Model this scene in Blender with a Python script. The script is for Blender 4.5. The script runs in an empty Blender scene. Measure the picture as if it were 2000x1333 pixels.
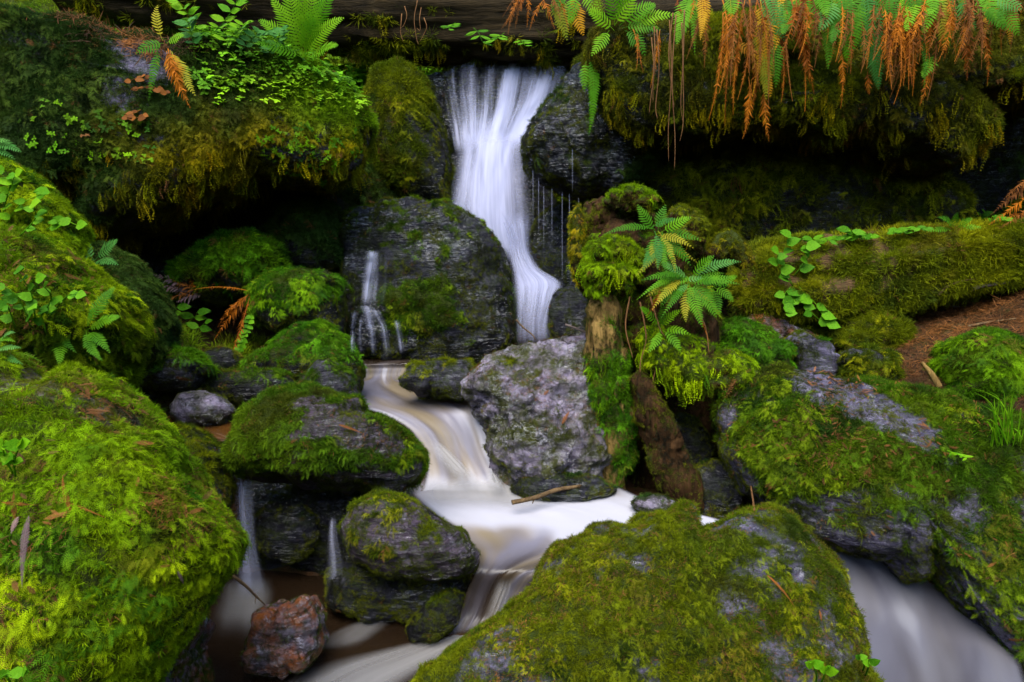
import bpy, bmesh, math, random
import numpy as np
from mathutils import Vector, Matrix
from mathutils.bvhtree import BVHTree

SC = bpy.context.scene
COL = SC.collection
random.seed(7)
RNG = np.random.default_rng(7)

# ------------------------------------------------------------------ camera, sky, sun, exposure
CAM = np.array([0.0, 0.0, 1.3]); PITCH = math.radians(10.0); F = 24.0 / 36.0 * 2000.0
cam = bpy.data.cameras.new('camera'); cam.lens = 24.0; cam.sensor_width = 36.0
cam.clip_start = 0.02; cam.clip_end = 400.0
camo = bpy.data.objects.new('camera', cam); COL.objects.link(camo)
camo.location = CAM; camo.rotation_euler = (math.pi / 2 - PITCH, 0, 0)
SC.camera = camo
SUN_EL, SUN_AZ = math.radians(60), math.radians(-165)      # azimuth from +Y towards +X
world = bpy.data.worlds.new('World'); SC.world = world; world.use_nodes = True
wn = world.node_tree.nodes; wl = world.node_tree.links
sky = wn.new('ShaderNodeTexSky'); sky.sky_type = 'NISHITA'; sky.sun_disc = False
sky.sun_elevation = SUN_EL; sky.sun_rotation = SUN_AZ
wl.new(sky.outputs[0], wn['Background'].inputs[0]); wn['Background'].inputs[1].default_value = 0.15
sun = bpy.data.lights.new('sun', 'SUN'); sun.energy = 2.0; sun.angle = math.radians(50); sun.color = (1.0, 0.95, 0.86)
suno = bpy.data.objects.new('sun', sun); COL.objects.link(suno)
sd = Vector((math.sin(SUN_AZ) * math.cos(SUN_EL), math.cos(SUN_AZ) * math.cos(SUN_EL), math.sin(SUN_EL)))
suno.rotation_euler = sd.to_track_quat('Z', 'Y').to_euler(); suno.location = sd * 30
vs = SC.view_settings
vs.view_transform = 'Standard'; vs.look = 'None'; vs.gamma = 1.0; vs.use_curve_mapping = False
vs.exposure = 2.1
cy = SC.cycles
cy.max_bounces = 6; cy.diffuse_bounces = 3; cy.glossy_bounces = 2; cy.transmission_bounces = 3; cy.transparent_max_bounces = 24
cy.use_denoising = True
cy.caustics_reflective = False; cy.caustics_refractive = False

# ------------------------------------------------------------------ pixel helpers (photo pixels -> points in the place)
FW = np.array([0, math.cos(PITCH), -math.sin(PITCH)]); UP = np.array([0, math.sin(PITCH), math.cos(PITCH)])
RT = np.array([1.0, 0, 0])
def ray(px, py):
    return RT * ((px - 1000) / F) + UP * ((666.5 - py) / F) + FW
def PY(px, py, Y):                       # point on the ray at distance Y into the place
    d = ray(px, py); return CAM + d * (Y / d[1])
def PZ(px, py, z):                       # point on the ray at height z
    d = ray(px, py); return CAM + d * ((z - CAM[2]) / d[2])
def project(v):
    r = v - CAM; f = r @ FW; f = np.where(f < 0.05, 0.05, f)
    return np.stack([1000 + F * (r @ RT) / f, 666.5 - F * (r @ UP) / f], 1)

# ------------------------------------------------------------------ numpy noise
def _h(ix, iy, iz, s):
    n = (ix.astype(np.int64) * 374761393 + iy.astype(np.int64) * 668265263 + iz.astype(np.int64) * 2147483647 + s * 974711) & 0xffffffff
    n = ((n ^ (n >> 13)) * 1274126177) & 0xffffffff
    n = ((n ^ (n >> 16)) * 2246822519) & 0xffffffff
    return ((n ^ (n >> 15)) & 0xffffff) / float(0xffffff)
def vnoise(p, s=0):
    i = np.floor(p).astype(np.int64); f = p - i; f = f * f * f * (f * (f * 6 - 15) + 10)
    out = 0
    for dx in (0, 1):
        for dy in (0, 1):
            for dz in (0, 1):
                w = (f[:, 0] if dx else 1 - f[:, 0]) * (f[:, 1] if dy else 1 - f[:, 1]) * (f[:, 2] if dz else 1 - f[:, 2])
                out = out + w * _h(i[:, 0] + dx, i[:, 1] + dy, i[:, 2] + dz, s)
    return out * 2 - 1
def fbm(p, o=4, s=0, g=0.5):
    a, t, n = 1.0, 0.0, 0.0
    for k in range(o):
        t = t + a * vnoise(p * (2.03 ** k) + 17.3 * k, s + k); n += a; a *= g
    return t / n
def ridged(p, o=4, s=0):
    a, t, n = 1.0, 0.0, 0.0
    for k in range(o):
        t = t + a * (1 - 2 * np.abs(vnoise(p * (2.1 ** k) + 9.1 * k, s + k))); n += a; a *= 0.5
    return t / n
def worley(p, s=0):
    i = np.floor(p).astype(np.int64); f1 = np.full(len(p), 9.0); f2 = f1.copy()
    for dx in (-1, 0, 1):
        for dy in (-1, 0, 1):
            for dz in (-1, 0, 1):
                c = i + np.array([dx, dy, dz])
                q = c + np.stack([_h(c[:, 0], c[:, 1], c[:, 2], s + k) for k in (1, 2, 3)], 1)
                d = np.sqrt(((q - p) ** 2).sum(1))
                nf1 = np.minimum(f1, d); f2 = np.minimum(np.maximum(f1, d), f2); f1 = nf1
    return f1, f2
def sstep(x, a, b):
    t = np.clip((x - a) / (b - a), 0, 1); return t * t * (3 - 2 * t)

# ------------------------------------------------------------------ object helpers
def tag(o, label=None, cat=None, group=None, kind=None):
    if label: o['label'] = label
    if cat: o['category'] = cat
    if group: o['group'] = group
    if kind: o['kind'] = kind
    return o
def mesh_from(name, verts, faces, smooth=True):
    me = bpy.data.meshes.new(name)
    v = np.asarray(verts, dtype=np.float32); me.vertices.add(len(v)); me.vertices.foreach_set('co', v.ravel())
    if isinstance(faces, np.ndarray):
        n, k = faces.shape; tot = np.full(n, k); flat = faces.ravel()
    else:
        tot = np.array([len(f) for f in faces]); flat = np.concatenate([np.asarray(f) for f in faces]); n = len(faces)
    me.loops.add(len(flat)); me.loops.foreach_set('vertex_index', flat.astype(np.int32))
    me.polygons.add(n); st = np.concatenate([[0], np.cumsum(tot)[:-1]])
    me.polygons.foreach_set('loop_start', st.astype(np.int32))
    me.polygons.foreach_set('loop_total', tot.astype(np.int32))
    me.polygons.foreach_set('use_smooth', np.full(n, smooth))
    me.update(calc_edges=True); me.validate()
    return me
def link(name, me, mat=None, parent=None, origin=None):
    o = bpy.data.objects.new(name, me); COL.objects.link(o)
    if mat is not None and me is not None: me.materials.append(mat)
    if origin is not None: o.location = origin
    if parent is not None: o.parent = parent; o.matrix_parent_inverse = Matrix.Identity(4)
    return o
def empty(name, loc):
    o = bpy.data.objects.new(name, None); COL.objects.link(o); o.location = loc; o.empty_display_size = 0.05
    return o
def vnormals(v, f):
    n = np.zeros_like(v)
    if f.shape[1] == 4: f = np.concatenate([f[:, [0, 1, 2]], f[:, [0, 2, 3]]])
    fn = np.cross(v[f[:, 1]] - v[f[:, 0]], v[f[:, 2]] - v[f[:, 0]])
    for k in range(3): 
        for c in range(3): n[:, c] += np.bincount(f[:, k], fn[:, c], len(v))
    return n / np.maximum(np.linalg.norm(n, axis=1, keepdims=True), 1e-9)
def inpoly(q, poly):
    poly = np.asarray(poly, float); x, y = q[:, 0], q[:, 1]; c = np.zeros(len(q), bool)
    j = len(poly) - 1
    for i in range(len(poly)):
        xi, yi = poly[i]; xj, yj = poly[j]
        cond = ((yi > y) != (yj > y)) & (x < (xj - xi) * (y - yi) / (yj - yi + 1e-9) + xi)
        c ^= cond; j = i
    return c

# ------------------------------------------------------------------ materials
MATS = {}
def nodes_of(name):
    m = bpy.data.materials.new(name); m.use_nodes = True
    nt = m.node_tree; nt.nodes.clear(); out = nt.nodes.new('ShaderNodeOutputMaterial')
    return m, nt, out
class NB:
    def __init__(s, nt): s.nt = nt
    def n(s, t, **kw):
        nd = s.nt.nodes.new(t)
        for k, v in kw.items():
            if k.startswith('i_'):
                nd.inputs[k[2:].replace('_', ' ')].default_value = v
            else: setattr(nd, k, v)
        return nd
    def l(s, a, b): s.nt.links.new(a, b)
    def noise(s, vec, scale, detail=5, rough=0.55, dist=0.0):
        n = s.n('ShaderNodeTexNoise'); n.inputs['Scale'].default_value = scale; n.inputs['Detail'].default_value = detail
        n.inputs['Roughness'].default_value = rough; n.inputs['Distortion'].default_value = dist
        if vec is not None: s.l(vec, n.inputs['Vector'])
        return n.outputs['Fac']
    def ramp(s, fac, stops, interp='LINEAR'):
        r = s.n('ShaderNodeValToRGB'); r.color_ramp.interpolation = interp; e = r.color_ramp.elements
        while len(e) < len(stops): e.new(0.5)
        for k, (p, c) in enumerate(stops):
            e[k].position = p; e[k].color = (c, c, c, 1) if isinstance(c, (int, float)) else (*c, 1)
        if fac is not None: s.l(fac, r.inputs[0])
        return r.outputs[0]
    def mix(s, fac, a, b, mode='MIX'):
        m = s.n('ShaderNodeMix', data_type='RGBA', blend_type=mode)
        for sock, val in ((m.inputs[0], fac), (m.inputs[6], a), (m.inputs[7], b)):
            if isinstance(val, bpy.types.NodeSocket): s.l(val, sock)
            elif isinstance(val, (int, float)): sock.default_value = val if sock == m.inputs[0] else (val, val, val, 1)
            else: sock.default_value = (*val, 1)
        return m.outputs[2]
    def math(s, op, a, b=None, clamp=False):
        m = s.n('ShaderNodeMath', operation=op, use_clamp=clamp)
        for k, val in enumerate((a, b)):
            if val is None: continue
            if isinstance(val, bpy.types.NodeSocket): s.l(val, m.inputs[k])
            else: m.inputs[k].default_value = val
        return m.outputs[0]
    def mapping(s, vec, scale=(1, 1, 1), rot=(0, 0, 0)):
        m = s.n('ShaderNodeMapping'); m.inputs['Scale'].default_value = scale; m.inputs['Rotation'].default_value = rot
        s.l(vec, m.inputs['Vector']); return m.outputs[0]
    def bump(s, h, strength, dist, prev=None):
        b = s.n('ShaderNodeBump'); b.inputs['Strength'].default_value = strength; b.inputs['Distance'].default_value = dist
        s.l(h, b.inputs['Height'])
        if prev is not None: s.l(prev, b.inputs['Normal'])
        return b.outputs[0]

def rock_mat(name, dark, light, rough=(0.2, 0.5), under=(0.016, 0.022, 0.004), strata=(0.5, 0.3, 0.2), streak=7.0, pale=0.35, tint=None, bump=1.0, algae=0.7, coat=1.0, film_at=0.545):
    if name in MATS: return MATS[name]
    m, nt, out = nodes_of(name); b = NB(nt)
    tc = b.n('ShaderNodeTexCoord').outputs['Object']
    big = b.noise(tc, 3.2, 6, 0.6, 0.4)
    smap = b.mapping(tc, (1.0, 1.0, streak), strata)
    st = b.noise(smap, 3.5, 8, 0.65, 0.9)
    fine = b.noise(tc, 38, 6, 0.7)
    vor = b.n('ShaderNodeTexVoronoi', feature='DISTANCE_TO_EDGE'); vor.inputs['Scale'].default_value = 9; b.l(b.mix(0.12, tc, b.n('ShaderNodeTexNoise').outputs['Color']), vor.inputs['Vector'])
    f = b.math('ADD', b.math('MULTIPLY', big, 0.45), b.math('MULTIPLY', st, 0.65))
    col = b.ramp(f, [(0.41, dark), (0.53, tuple(0.5 * (a + c) for a, c in zip(dark, light))), (0.63, light)])
    if tint: col = b.mix(b.ramp(b.noise(tc, 5.5, 5, 0.6), [(0.42, 0.0), (0.58, 0.95)]), col, tint)
    spots = b.ramp(b.noise(tc, 16, 7, 0.72, 0.6), [(0.56, 0.0), (0.66, 1.0)])
    col = b.mix(b.math('MULTIPLY', spots, pale), col, (0.34, 0.33, 0.38))
    col = b.mix(b.ramp(vor.outputs[0], [(0.0, 0.55), (0.05, 0.0)]), col, tuple(c * 0.35 for c in dark))
    alg = b.math('MULTIPLY', b.ramp(b.noise(tc, 7, 7, 0.75, 0.8), [(0.46, 0.0), (0.60, 1.0)]), b.ramp(b.noise(tc, 70, 4, 0.7), [(0.42, 0.15), (0.58, 1.0)]))
    col = b.mix(b.math('MULTIPLY', alg, algae), col, (0.022, 0.032, 0.003))
    at = b.n('ShaderNodeAttribute', attribute_name='moss').outputs['Fac']
    mm = b.ramp(b.math('ADD', at, b.math('MULTIPLY', b.math('SUBTRACT', fine, 0.5), 0.9)), [(0.25, 0.0), (0.55, 1.0)])
    col = b.mix(mm, col, b.mix(b.noise(tc, 60, 4), under, tuple(c * 2.0 for c in under)))  # moss bed darkened to paint shade between the tufts
    rg = b.ramp(b.noise(tc, 6, 5), [(0.35, rough[0]), (0.7, rough[1])])
    rg = b.mix(mm, rg, 0.85)
    p = b.n('ShaderNodeBsdfPrincipled'); b.l(col, p.inputs['Base Color']); b.l(rg, p.inputs['Roughness'])
    b.l(b.ramp(mm, [(0.0, 0.07), (1.0, 0.03)]), p.inputs['Specular IOR Level'])
    p.inputs['Coat Roughness'].default_value = 0.10; p.inputs['Coat IOR'].default_value = 2.3; p.inputs['Coat Tint'].default_value = (0.93, 0.92, 1.0, 1)
    film = b.math('MULTIPLY', b.ramp(b.noise(smap, 9, 6, 0.7, 1.2), [(film_at, 0.0), (film_at + 0.035, 1.0)]), b.ramp(b.noise(tc, 2.3, 4, 0.6), [(0.42, 0.15), (0.58, 1.0)]))
    b.l(b.math('MULTIPLY', b.math('MULTIPLY', b.ramp(mm, [(0.0, 1.0), (0.8, 0.0)]), coat), film), p.inputs['Coat Weight'])
    n1 = b.bump(st, 0.8 * bump, 0.07)
    n2 = b.bump(fine, 0.85 * bump, 0.022, n1)
    n3 = b.bump(b.noise(tc, 120, 4, 0.75), 0.7 * bump, 0.006, n2)
    b.l(n3, p.inputs['Normal']); b.l(b.bump(fine, 1.0, 0.03, b.bump(st, 1.0, 0.09)), p.inputs['Coat Normal']); b.l(p.outputs[0], out.inputs[0])
    MATS[name] = m; return m

def leaf_mat(name, c1, c2, trans=0.42, rough=0.55, scale=9.0, spec=0.06):
    if name in MATS: return MATS[name]
    m, nt, out = nodes_of(name); b = NB(nt)
    tc = b.n('ShaderNodeTexCoord').outputs['Object']; rnd = b.n('ShaderNodeObjectInfo').outputs['Random']
    f = b.math('ADD', b.math('MULTIPLY', b.noise(tc, scale, 3), 0.9), b.math('MULTIPLY', b.math('SUBTRACT', rnd, 0.5), 0.5))
    col = b.ramp(f, [(0.25, c1), (0.7, c2)])
    p = b.n('ShaderNodeBsdfPrincipled'); b.l(col, p.inputs['Base Color']); p.inputs['Roughness'].default_value = rough
    p.inputs['Specular IOR Level'].default_value = spec
    t = b.n('ShaderNodeBsdfTranslucent'); b.l(col, t.inputs[0])
    mx = b.n('ShaderNodeMixShader'); mx.inputs[0].default_value = trans
    b.l(p.outputs[0], mx.inputs[1]); b.l(t.outputs[0], mx.inputs[2]); b.l(mx.outputs[0], out.inputs[0])
    MATS[name] = m; return m

def tuft_mat():
    m, nt, out = nodes_of('moss_leaf'); b = NB(nt)
    a = b.n('ShaderNodeAttribute', attribute_name='tint', attribute_type='INSTANCER').outputs['Color']
    geo = b.n('ShaderNodeTexCoord').outputs['Object']
    col = b.mix(b.ramp(b.noise(geo, 1.3, 2), [(0.3, 0.0), (0.7, 0.5)]), a, b.mix(1.0, a, (1.5, 1.35, 1.0), 'MULTIPLY'))
    d = b.n('ShaderNodeBsdfPrincipled'); b.l(col, d.inputs['Base Color']); d.inputs['Roughness'].default_value = 0.6
    d.inputs['Specular IOR Level'].default_value = 0.04
    t = b.n('ShaderNodeBsdfTranslucent'); b.l(col, t.inputs[0])
    mx = b.n('ShaderNodeMixShader'); mx.inputs[0].default_value = 0.38
    b.l(d.outputs[0], mx.inputs[1]); b.l(t.outputs[0], mx.inputs[2]); b.l(mx.outputs[0], out.inputs[0])
    return m
MOSSM = tuft_mat()

def wood_mat(name, dark, light, under=(0.03, 0.04, 0.008), axis='z', rough=0.7, moss=True):
    if name in MATS: return MATS[name]
    m, nt, out = nodes_of(name); b = NB(nt)
    tc = b.n('ShaderNodeTexCoord').outputs['Object']
    sc = {'x': (1, 14, 14), 'y': (14, 1, 14), 'z': (14, 14, 1)}[axis]
    g = b.noise(b.mapping(tc, sc), 1.6, 8, 0.7, 0.5)
    col = b.ramp(b.math('ADD', b.math('MULTIPLY', g, 0.75), b.math('MULTIPLY', b.noise(tc, 4, 4), 0.3)), [(0.38, dark), (0.7, light)])
    nrm = b.bump(g, 0.9, 0.05)
    if moss:
        at = b.n('ShaderNodeAttribute', attribute_name='moss').outputs['Fac']
        mm = b.ramp(b.math('ADD', at, b.math('MULTIPLY', b.math('SUBTRACT', b.noise(tc, 30, 5), 0.5), 0.9)), [(0.3, 0.0), (0.6, 1.0)])
        col = b.mix(mm, col, under)
    p = b.n('ShaderNodeBsdfPrincipled'); b.l(col, p.inputs['Base Color']); p.inputs['Roughness'].default_value = rough
    p.inputs['Specular IOR Level'].default_value = 0.05
    b.l(nrm, p.inputs['Normal']); b.l(p.outputs[0], out.inputs[0])
    MATS[name] = m; return m

# ------------------------------------------------------------------ moss tufts (templates for the moss that clothes every stone)
class Blades:
    def __init__(s): s.v = []; s.f = []
    def blade(s, p0, p1, p2, w0, w1, side):
        i = len(s.v); sd = Vector(side)
        s.v += [p0 - sd * w0, p0 + sd * w0, p1 - sd * w1, p1 + sd * w1, p2]
        s.f += [(i, i + 1, i + 3, i + 2), (i + 2, i + 3, i + 4)]
    def leaf(s, base, d, nrm, L, W):
        i = len(s.v); sd = d.cross(nrm).normalized()
        s.v += [base, base + d * L * .35 + sd * W, base + d * L * .75 + sd * W * .8, base + d * L - nrm * L * .1, base + d * L * .75 - sd * W * .8, base + d * L * .35 - sd * W]
        s.f += [(i, i + 1, i + 2, i + 3), (i, i + 3, i + 4, i + 5)]
    def mesh(s, name): 
        me = bpy.data.meshes.new(name); me.from_pydata([tuple(v) for v in s.v], [], s.f); me.update(); return me
def V(*a): return Vector(a)
def feather(r, stems=4):
    B = Blades()
    for k in range(stems):
        yaw = r.uniform(-1.0, 1.0); L = r.uniform(0.7, 1.3); lift = r.uniform(0.1, 0.75)
        d = V(math.cos(yaw), math.sin(yaw), lift).normalized(); side = V(-math.sin(yaw), math.cos(yaw), r.uniform(-.5, .5)).normalized()
        b0 = V(r.uniform(-.35, .35), r.uniform(-.35, .35), 0)
        pts = [b0 + d * L * (q / 8) + V(0, 0, -0.5 * L * (q / 8) ** 2 + 0.05) for q in range(9)]
        for q in range(0, 8, 2): B.blade(pts[q], pts[q + 1], pts[q + 2], .018, .016, side)
        for q in range(1, 9):
            t = q / 8; bl = 0.26 * L * math.sin(math.pi * min(1, 0.2 + 0.72 * t)) + .03
            for sg in (-1, 1):
                dd = (d * 0.7 + side * sg * 0.8 + V(0, 0, r.uniform(-.4, .2))).normalized()
                B.blade(pts[q], pts[q] + dd * bl * .5 + V(0, 0, .012), pts[q] + dd * bl - V(0, 0, .04), .012, .014, dd.cross(V(0, 0, 1)).normalized())
    return B
def cushion(r, n=26):
    B = Blades()
    for k in range(n):
        yaw = r.uniform(0, 6.283); tilt = r.uniform(0.1, 1.15); L = r.uniform(0.55, 1.1)
        d = V(math.cos(yaw) * math.sin(tilt), math.sin(yaw) * math.sin(tilt), math.cos(tilt))
        side = d.cross(V(r.uniform(-1, 1), r.uniform(-1, 1), r.uniform(-1, 1))).normalized()
        b0 = V(math.cos(yaw), math.sin(yaw), 0) * r.uniform(0, .6)
        B.blade(b0, b0 + d * L * .55, b0 + d * L + V(d.x, d.y, -.25) * .3, .024, .030, side)
    return B
def hanger(r, n=7):
    B = Blades()
    for k in range(n):
        yaw = r.uniform(0, 6.283); b0 = V(math.cos(yaw) * .25, math.sin(yaw) * .25, r.uniform(-.1, .2)); L = r.uniform(.6, 1.4)
        pts = [b0 + V(math.sin(q * .5 + yaw) * .05 * q / 3, math.cos(q * .6) * .05 * q / 3, -L * q / 8) for q in range(9)]
        for q in range(0, 8, 2): B.blade(pts[q], pts[q + 1], pts[q + 2], .02, .02, V(math.cos(yaw * 3), math.sin(yaw * 3), 0))
        for q in range(1, 9):
            for sg in (-1, 1):
                dd = V(math.cos(yaw + 1.5 * sg + r.uniform(-.5, .5)), math.sin(yaw + 1.5 * sg + r.uniform(-.5, .5)), -.6).normalized(); bl = r.uniform(.08, .2)
                B.blade(pts[q], pts[q] + dd * bl * .5, pts[q] + dd * bl, .02, .03, dd.cross(V(.3, .2, 1)).normalized())
    return B
def sorrel(r):
    B = Blades()
    for k in range(4):
        b0 = V(r.uniform(-.5, .5), r.uniform(-.5, .5), 0); h = r.uniform(.4, 1.0); top = b0 + V(r.uniform(-.15, .15), r.uniform(-.15, .15), h); a0 = r.uniform(0, 6.28)
        B.blade(b0, (b0 + top) / 2, top, .015, .012, V(1, 0, 0))
        for q in range(r.choice((3, 3, 4))):
            a = a0 + q * 2.1; dd = V(math.cos(a), math.sin(a), r.uniform(-.25, .2)).normalized()
            B.leaf(top, dd, V(0, 0, 1), r.uniform(.3, .45), .13)
    return B
def needle(r):
    B = Blades()
    for k in range(5):
        a = r.uniform(0, 6.28); d = V(math.cos(a), math.sin(a), r.uniform(-.05, .25)); b0 = V(r.uniform(-.6, .6), r.uniform(-.6, .6), r.uniform(0, .1)); L = r.uniform(.4, 1.2)
        B.blade(b0, b0 + d * L * .5 + V(0, 0, .04), b0 + d * L, .025, .03, V(-d.y, d.x, 0))
    return B
def sprigs(r):
    B = Blades()
    d = V(1, 0, .1)
    for q in range(14):
        t = q / 13; p = d * t
        for sg in (-1, 1):
            dd = V(.6, sg * .8, r.uniform(-.1, .3)).normalized(); L = .22 * math.sin(math.pi * (0.15 + .8 * t))
            B.blade(p, p + dd * L * .5, p + dd * L, .012, .022, V(.6, -sg * .4, 0).normalized())
    B.blade(V(0, 0, 0), V(.5, 0, .05), V(1, 0, .1), .012, .01, V(0, 1, 0))
    return B
TUFTS = {}
def tuft_set(kind, fn, n, *a):
    c = bpy.data.collections.new('tufts_' + kind); r = random.Random(kind)
    for k in range(n):
        me = fn(r, *a).mesh(kind); me.materials.append(MOSSM)
        o = bpy.data.objects.new('%s_%02d' % (kind, k), me); c.objects.link(o)
    ng = bpy.data.node_groups.new('scatter_' + kind, 'GeometryNodeTree')
    ng.interface.new_socket('Geometry', in_out='INPUT', socket_type='NodeSocketGeometry')
    ng.interface.new_socket('Geometry', in_out='OUTPUT', socket_type='NodeSocketGeometry')
    N = ng.nodes; L = ng.links
    gi = N.new('NodeGroupInput'); go = N.new('NodeGroupOutput'); ip = N.new('GeometryNodeInstanceOnPoints')
    ci = N.new('GeometryNodeCollectionInfo'); ci.inputs['Collection'].default_value = c
    ci.inputs['Separate Children'].default_value = True; ci.inputs['Reset Children'].default_value = True
    def named(nm, t):
        q = N.new('GeometryNodeInputNamedAttribute'); q.data_type = t; q.inputs['Name'].default_value = nm; return q.outputs['Attribute']
    L.new(gi.outputs[0], ip.inputs['Points']); L.new(ci.outputs[0], ip.inputs['Instance']); ip.inputs['Pick Instance'].default_value = True
    L.new(named('idx', 'INT'), ip.inputs['Instance Index'])
    er = N.new('FunctionNodeEulerToRotation'); L.new(named('rot', 'FLOAT_VECTOR'), er.inputs[0]); L.new(er.outputs[0], ip.inputs['Rotation'])
    L.new(named('scl', 'FLOAT'), ip.inputs['Scale']); L.new(ip.outputs[0], go.inputs[0])
    TUFTS[kind] = (ng, n)
tuft_set('feather', feather, 7); tuft_set('cushion', cushion, 7); tuft_set('hanger', hanger, 6)
tuft_set('sorrel', sorrel, 6); tuft_set('needle', needle, 6); tuft_set('sprig', sprigs, 3)

PAL = {  # moss colours, light to dark mixes
 'bright': [(0.125, 0.235, 0.002), (0.23, 0.32, 0.002), (0.045, 0.125, 0.004)],
 'fresh':  [(0.060, 0.18, 0.004), (0.12, 0.24, 0.003), (0.026, 0.080, 0.006)],
 'yellow': [(0.21, 0.18, 0.002), (0.12, 0.145, 0.003), (0.25, 0.17, 0.003)],
 'olive':  [(0.100, 0.130, 0.003), (0.18, 0.19, 0.003), (0.045, 0.070, 0.005)],
 'deep':   [(0.030, 0.065, 0.010), (0.055, 0.095, 0.010), (0.016, 0.032, 0.008)],
 'mixed':  [(0.062, 0.130, 0.004), (0.130, 0.190, 0.004), (0.030, 0.066, 0.007)],
 'fleck':  [(0.034, 0.046, 0.006), (0.095, 0.110, 0.006), (0.016, 0.017, 0.012)],
 'leaf':   [(0.09, 0.24, 0.006), (0.17, 0.32, 0.008), (0.05, 0.14, 0.008)],
 'rust':   [(0.17, 0.065, 0.018), (0.22, 0.10, 0.03), (0.09, 0.035, 0.012)],
 'litter': [(0.075, 0.034, 0.014), (0.15, 0.062, 0.018), (0.035, 0.020, 0.012)],
 'brown':  [(0.08, 0.045, 0.025), (0.13, 0.08, 0.05), (0.05, 0.028, 0.016)],
}
def scatter(name, parent, verts, tris, w, spacing, kind, size, pal, seed=1, lie=0.0, droop=0.0, lift=0.0, kindtag='stuff', label=None, cat=None, origin=None, jitter=0.5, tintfn=None):
    """points over a surface, each carrying one small tuft of real leaves"""
    r = np.random.default_rng(seed)
    if tris.shape[1] == 4: tris = np.concatenate([tris[:, [0, 1, 2]], tris[:, [0, 2, 3]]])
    a, b, c = verts[tris[:, 0]], verts[tris[:, 1]], verts[tris[:, 2]]
    cr = np.cross(b - a, c - a); ar = 0.5 * np.linalg.norm(cr, axis=1); fn = cr / np.maximum(2 * ar[:, None], 1e-12)
    mid = (a + b + c) / 3; dist = np.linalg.norm(mid - CAM, axis=1)
    sp = spacing * dist if spacing < 0.02 else np.full(len(mid), spacing)
    tw = w[tris].mean(1)
    face = (fn * (CAM - mid)).sum(1) / dist
    dens = tw * ar / (sp * sp) * np.where(face < -0.35, 0.3, 1.0)
    px = project(mid); off = (px[:, 0] < -350) | (px[:, 0] > 2350) | (px[:, 1] > 1750) | (px[:, 1] < -350)
    dens = np.where(off, dens * 0.15, dens)
    cnt = r.poisson(dens); idx = np.repeat(np.arange(len(tris)), cnt); n = len(idx)
    if n == 0: return None
    u = r.random((n, 2)); s = np.sqrt(u[:, 0]); p = a[idx] * (1 - s)[:, None] + b[idx] * (s * (1 - u[:, 1]))[:, None] + c[idx] * (s * u[:, 1])[:, None]
    nr = fn[idx]; d = np.linalg.norm(p - CAM, axis=1)
    if droop > 0: zax = nr * (1 - droop) + np.array([0, 0, 1.0]) * droop
    else: zax = nr + np.array([0, 0, 0.25])
    zax = zax + r.normal(0, 0.18, (n, 3)); zax /= np.linalg.norm(zax, axis=1, keepdims=True)
    dh = np.stack([nr[:, 0], nr[:, 1], np.full(n, -0.35)], 1) + r.normal(0, 0.45, (n, 3)) if lie > 0 else r.normal(0, 1, (n, 3))
    xax = dh - zax * (dh * zax).sum(1)[:, None]; xax /= np.maximum(np.linalg.norm(xax, axis=1, keepdims=True), 1e-6)
    yax = np.cross(zax, xax)
    ry = np.arcsin(np.clip(-xax[:, 2], -1, 1)); rx = np.arctan2(yax[:, 2], zax[:, 2]); rz = np.arctan2(xax[:, 1], xax[:, 0])
    sc = size * (1 - jitter + 2 * jitter * r.random(n)) * (np.clip(d / 2.4, 0.8, 3.2) if spacing < 0.02 else 1.0)
    pal3 = np.array(PAL[pal]); q1 = sstep(fbm(p * 2.3, 3, seed + 3), -0.35, 0.4); q2 = sstep(fbm(p * 7.0, 3, seed + 9), 0.05, 0.5)
    col = pal3[0] * (1 - q1[:, None]) + pal3[1] * q1[:, None]; col = col * (1 - q2[:, None]) + pal3[2] * q2[:, None]
    if pal in ('bright', 'fresh', 'olive', 'mixed', 'yellow'):        # worn brown patches among the moss
        bw = (sstep(fbm(p * 3.7 + 5, 4, seed + 12, 0.65), 0.16, 0.42) * 0.6)[:, None]; col = col * (1 - bw) + np.array([0.085, 0.066, 0.008]) * bw
    if tintfn is not None: col = tintfn(p, nr, col)
    col = col * (0.45 + 1.1 * r.random((n, 1)))
    dead = r.random(n) < 0.015; col[dead] = np.array([0.13, 0.06, 0.02])
    ng, nk = TUFTS[kind]
    me = bpy.data.meshes.new(name); me.vertices.add(n)
    og = np.zeros(3) if parent is None and origin is None else np.array(parent.location if parent is not None else origin)
    if parent is not None and parent.parent is not None: og = og + np.array(parent.parent.location)
    me.vertices.foreach_set('co', (p - og + nr * lift).astype(np.float32).ravel())
    me.attributes.new('rot', 'FLOAT_VECTOR', 'POINT').data.foreach_set('vector', np.stack([rx, ry, rz], 1).astype(np.float32).ravel())
    me.attributes.new('scl', 'FLOAT', 'POINT').data.foreach_set('value', sc.astype(np.float32))
    me.attributes.new('idx', 'INT', 'POINT').data.foreach_set('value', r.integers(0, nk, n).astype(np.int32))
    me.attributes.new('tint', 'FLOAT_COLOR', 'POINT').data.foreach_set('color', np.concatenate([col, np.ones((n, 1))], 1).astype(np.float32).ravel())
    o = bpy.data.objects.new(name, me); COL.objects.link(o)
    if parent is not None: o.parent = parent
    elif origin is not None: o.location = origin
    md = o.modifiers.new('tufts', 'NODES'); md.node_group = ng
    tag(o, label, cat, kind=kindtag)
    NPTS[0] += n
    return o
NPTS = [0]

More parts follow.
